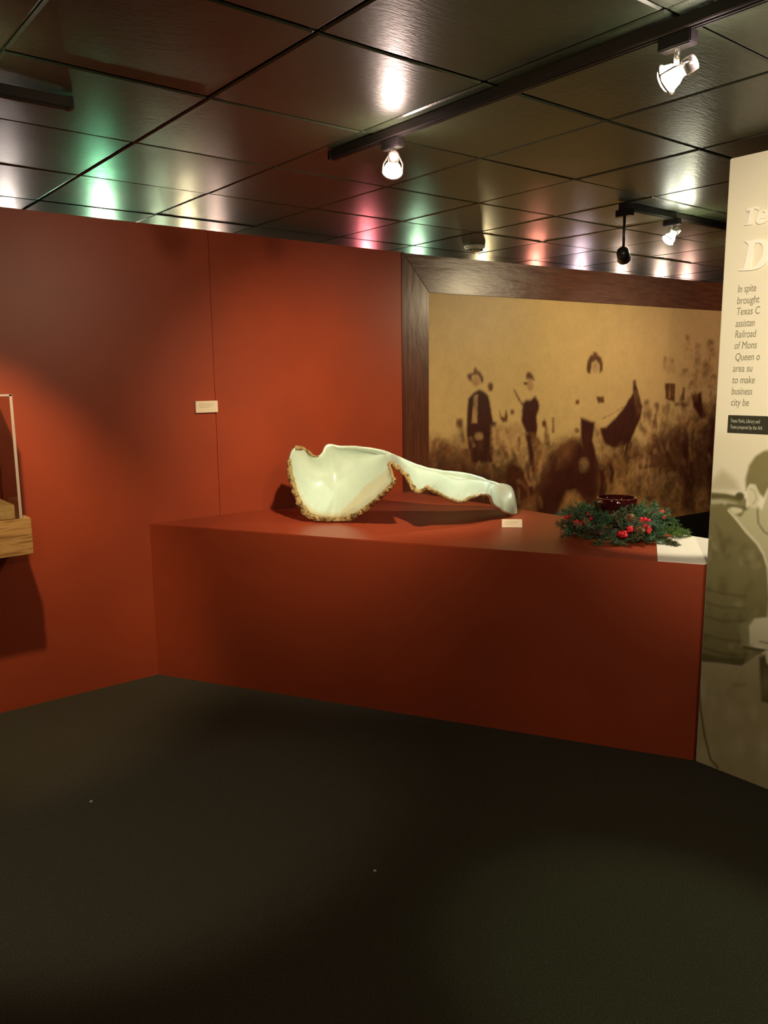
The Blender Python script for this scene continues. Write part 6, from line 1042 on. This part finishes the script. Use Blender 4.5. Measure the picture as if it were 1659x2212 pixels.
# ------------------------------------------------------------------ cards
def tent_card():
    root = empty('label_card', (3.075, 2.800, 0.8605), R(-44))
    tag(root, 'small cream label card leaning on the red plinth between bone and wreath', 'card')
    bm = bmesh.new()
    Mx = Matrix.Translation((0, 0, .001)) @ Matrix.Rotation(R(-33), 4, 'X')
    add_box(bm, (-.052, 0, 0), (.052, .0015, .046), Mx); add_box(bm, (-.052, .030, 0), (.052, .0315, .0345))
    obj('card_face', bm, M_card, root)
    bm = bmesh.new()
    for k, (a, b) in enumerate(((-.03, .035), (-.038, .03), (-.038, .01))): add_box(bm, (a, -.0004, .032-k*.008), (b, 0, .0335-k*.008), Mx)
    obj('printed_text', bm, M_ink, root)
tent_card()
root = empty('wall_label', (1.9875, 4.178, 1.4515), 0)
tag(root, 'small cream label card fixed to the red wall left of the joint', 'card')
obj('card_face', box((0, -.018, 0), (.134, 0, .064)), M_card, root, bevel=.0015)
for x0, x1, z in ((.022, .112, .047), (.015, .108, .038), (.022, .085, .029)):
    bm = bmesh.new(); x = x0; rr = random.Random(int(z*1000))
    while x < x1:
        wd = rr.uniform(.004, .012); add_box(bm, (x, -.0185, z), (min(x+wd, x1), -.0180, z+.0022)); x += wd+.0015
    obj('printed_line', bm, M_ink, root)

# ------------------------------------------------------------------ wall case at the left edge
dc = empty('display_case', (0.25, 4.178, 0.845))
tag(dc, 'clear acrylic display case on an oak beam shelf fixed to the red wall', 'display case')
obj('oak_shelf', box((0, -.31, 0), (.752, 0, .171)), M_oak, dc, bevel=.003)
obj('base_block', box((.045, -.292, .1715), (.690, -.020, .236)), M_block, dc, bevel=.002)
x0, x1, y0, y1, z0, z1, t = .030, .715, -.308, -.004, .1712, .732, .006
bm = bmesh.new()
add_box(bm, (x0, y0, z0), (x1, y0+t, z1)); add_box(bm, (x0, y1-t, z0), (x1, y1, z1)); add_box(bm, (x0, y0+t, z0), (x0+t, y1-t, z1)); add_box(bm, (x1-t, y0+t, z0), (x1, y1-t, z1)); add_box(bm, (x0+t, y0+t, z1-t), (x1-t, y1-t, z1))
cv = obj('acrylic_cover', bm, M_glass, dc)
for (a, b) in (((x1-.011, y0-.0012, z0), (x1+.0012, y0+.002, z1)), ((x0, y0-.0012, z1-.007), (x1, y0+.001, z1+.0012)), ((x1-.0005, y0, z1-.007), (x1+.0012, y1, z1+.0012)), ((x1-.004, y1-.006, z0), (x1, y1-.002, z1))):
    obj('polished_edge', box(a, b), M_aedge, cv)

# ------------------------------------------------------------------ tracks and spotlights
def track(a, b, label):
    d = Vector(b)-Vector(a); L = d.length; ang = math.atan2(d.y, d.x)
    root = empty('lighting_track', (a[0], a[1], CEIL-.034), ang); tag(root, label, 'track', 'ceiling lighting tracks')
    bm = bmesh.new(); add_box(bm, (0, -.018, 0), (L, .018, .030))
    obj('rail', bm, M_trackm, root, bevel=.002)
    bm = bmesh.new()
    for s in (-1, 1): add_box(bm, (.005, s*.0055-.0025, -.004), (L-.005, s*.0055+.0025, -.0002))
    obj('rail_slot', bm, M_black, root)
    for x in (0, L): obj('end_cap', box((x-.006, -.020, -.003), (x+.006, .020, .031)), M_black, root)
track((1.905, -1.8, 0), (1.885, 2.66, 0), 'long dark lighting track crossing the ceiling towards the red wall')
track((3.58, 2.555, 0), (6.4, 2.565, 0), 'dark lighting track above the right part of the plinth')
track((-1.5, 2.655, 0), (0.90, 2.655, 0), 'dark lighting track ending at the left edge of the ceiling')
def emission(name, col, s): return mat(name, (0.8, 0.8, 0.8), .4, emit=(col, s))
M_lampw = emission('glowing_lamp_glass', (1.0, 0.84, 0.62), 40)
M_neck = emission('glowing_lamp_neck', (1.0, 0.80, 0.62), 6)
M_lampc = emission('glowing_greenish_lamp', (0.97, 1.0, 0.80), 40)
def spotlight(loc, target, label, mglow, power, color, size, blend, drop=.055, adapter=True, scale=1.0, glow=None):
    root = empty('track_spotlight', (loc[0], loc[1], CEIL-.034)); tag(root, label, 'spotlight', 'track spotlights')
    obj('adapter_box', box((-.018, -.045, -.034), (.018, .045, -.0005)), M_black, root, bevel=.003)
    p = Vector((0, 0, -.034-drop)); t = Vector(target)-(Vector(root.location)+p); t.normalize()
    bm = bmesh.new(); tube(bm, [(0, 0, -.03), (0, 0, p.z+.020)], .007, 12)
    obj('stem', bm, M_chrome if mglow else M_black, root, True)
    M = Matrix.Translation(p) @ t.to_track_quat('Z', 'Y').to_matrix().to_4x4() @ Matrix.Scale(scale, 4)
    bm = bmesh.new()
    lathe(bm, [(.013, -.052), (.019, -.050), (.020, -.026), (.016, -.022)], 20, M); sk = obj('socket', bm, M_chrome if mglow else M_black, root, True)
    bm = bmesh.new()     # wire gimbal ring
    pts = [M @ Vector((.036*math.cos(a), .036*math.sin(a), .026)) for a in [2*math.pi*k/28 for k in range(29)]]
    tube(bm, pts, .0028, 8)
    for s in (-1, 1): tube(bm, [M @ Vector((s*.036, 0, .026)), M @ Vector((s*.034, 0, -.01)), M @ Vector((s*.016, 0, -.045))], .0026, 8)
    obj('gimbal_ring', bm, M_chrome if mglow else M_black, root, True)
    if mglow:
        bm = bmesh.new(); lathe(bm, [(.011, -.024), (.014, -.014), (.026, .004), (.032, .022), (.0325, .030), (.026, .036), (.0005, .038)], 28, M)
        obj('lamp_bulb', bm, mglow, root, True)
        l = spot('spot_beam', (0, 0, 0), (0, 0, -1), power, color, size, blend, .03); l.parent = root
        l.matrix_local = Matrix.Translation(p + t*(.045*scale)) @ (-t).to_track_quat('Z', 'Y').to_matrix().to_4x4()
        if glow:
            g = point('bulb_spill', tuple(p + Vector((-t.x, -t.y, 0)).normalized()*.075 + Vector((0, 0, .012))), glow[0], glow[1], .02); g.parent = root
    else:
        bm = bmesh.new(); lathe(bm, [(.020, -.05), (.036, -.03), (.040, .05), (.036, .05), (.030, -.02), (.001, -.03)], 28, M)
        obj('lamp_housing', bm, M_black, root, True)
        bm = bmesh.new(); lathe(bm, [(.0355, .040), (.030, .043), (.0005, .044)], 24, M); obj('lens', bm, M_chrome, root, True)
    return root
spotlight((1.893, 2.31, 0), (2.90, 3.75, 1.15), 'glowing track spotlight near the top centre, above the bone', M_lampw, 190, (1.0, 0.80, 0.52), 86, 1.0, glow=(3.5, (1.0, .72, .66)))
spotlight((1.900, 1.215, 0), (1.6, 4.18, 1.4), 'bright glowing track spotlight at the top right of the ceiling', M_lampw, 34, WARM, 80, 1.0, glow=(2.5, (1.0, .8, .8)))
spotlight((4.03, 2.56, 0), (3.0, 3.3, .95), 'glowing greenish white track spotlight above the mural side of the plinth', M_lampc, 60, COOL, 36, .7, glow=(3.0, (1.0, .98, .70)))
spotlight((3.60, 2.556, 0), (4.4, 3.0, 1.9), 'unlit black track spotlight hanging on a long stem from the track end', None, 0, HALO, 60, .7, drop=.185, scale=.85)

# ------------------------------------------------------------------ smoke detector, lint
sd = empty('smoke_detector', (3.93, 3.95, CEIL-.004))
tag(sd, 'round ivory smoke detector on the dark ceiling by the mural', 'smoke detector')
bm = bmesh.new(); lathe(bm, [(.068, .0), (.070, -.006), (.066, -.014), (.060, -.016)], 36); obj('mounting_base', bm, M_plastic, sd, True)
bm = bmesh.new(); lathe(bm, [(.060, -.016), (.056, -.022), (.050, -.024), (.046, -.034), (.030, -.040), (.0005, -.041)], 36); obj('sensor_cover', bm, M_plastic, sd, True)
bm = bmesh.new()
for k in range(18):
    a = 2*math.pi*k/18; add_box(bm, (.047, -.004, -.034), (.0535, .004, -.026), Matrix.Rotation(a, 4, 'Z'))
obj('vent_slots', bm, M_black, sd)
for (x, y, s, lab) in ((0.919, 3.025, .0055, 'tiny scrap of pale lint on the carpet in the left part'), (1.504, 1.959, .0050, 'tiny scrap of pale lint on the carpet near the middle')):
    bm = bmesh.new(); bmesh.ops.create_icosphere(bm, subdivisions=2, radius=s)
    for v in bm.verts: v.co *= 1+.5*mnoise.noise(v.co*300+Vector((x, y, 0))); v.co.z *= .5
    o = obj('lint_scrap', bm, M_lint); o.location = (x, y, s*.4); tag(o, lab, 'lint', 'lint scraps on the carpet')
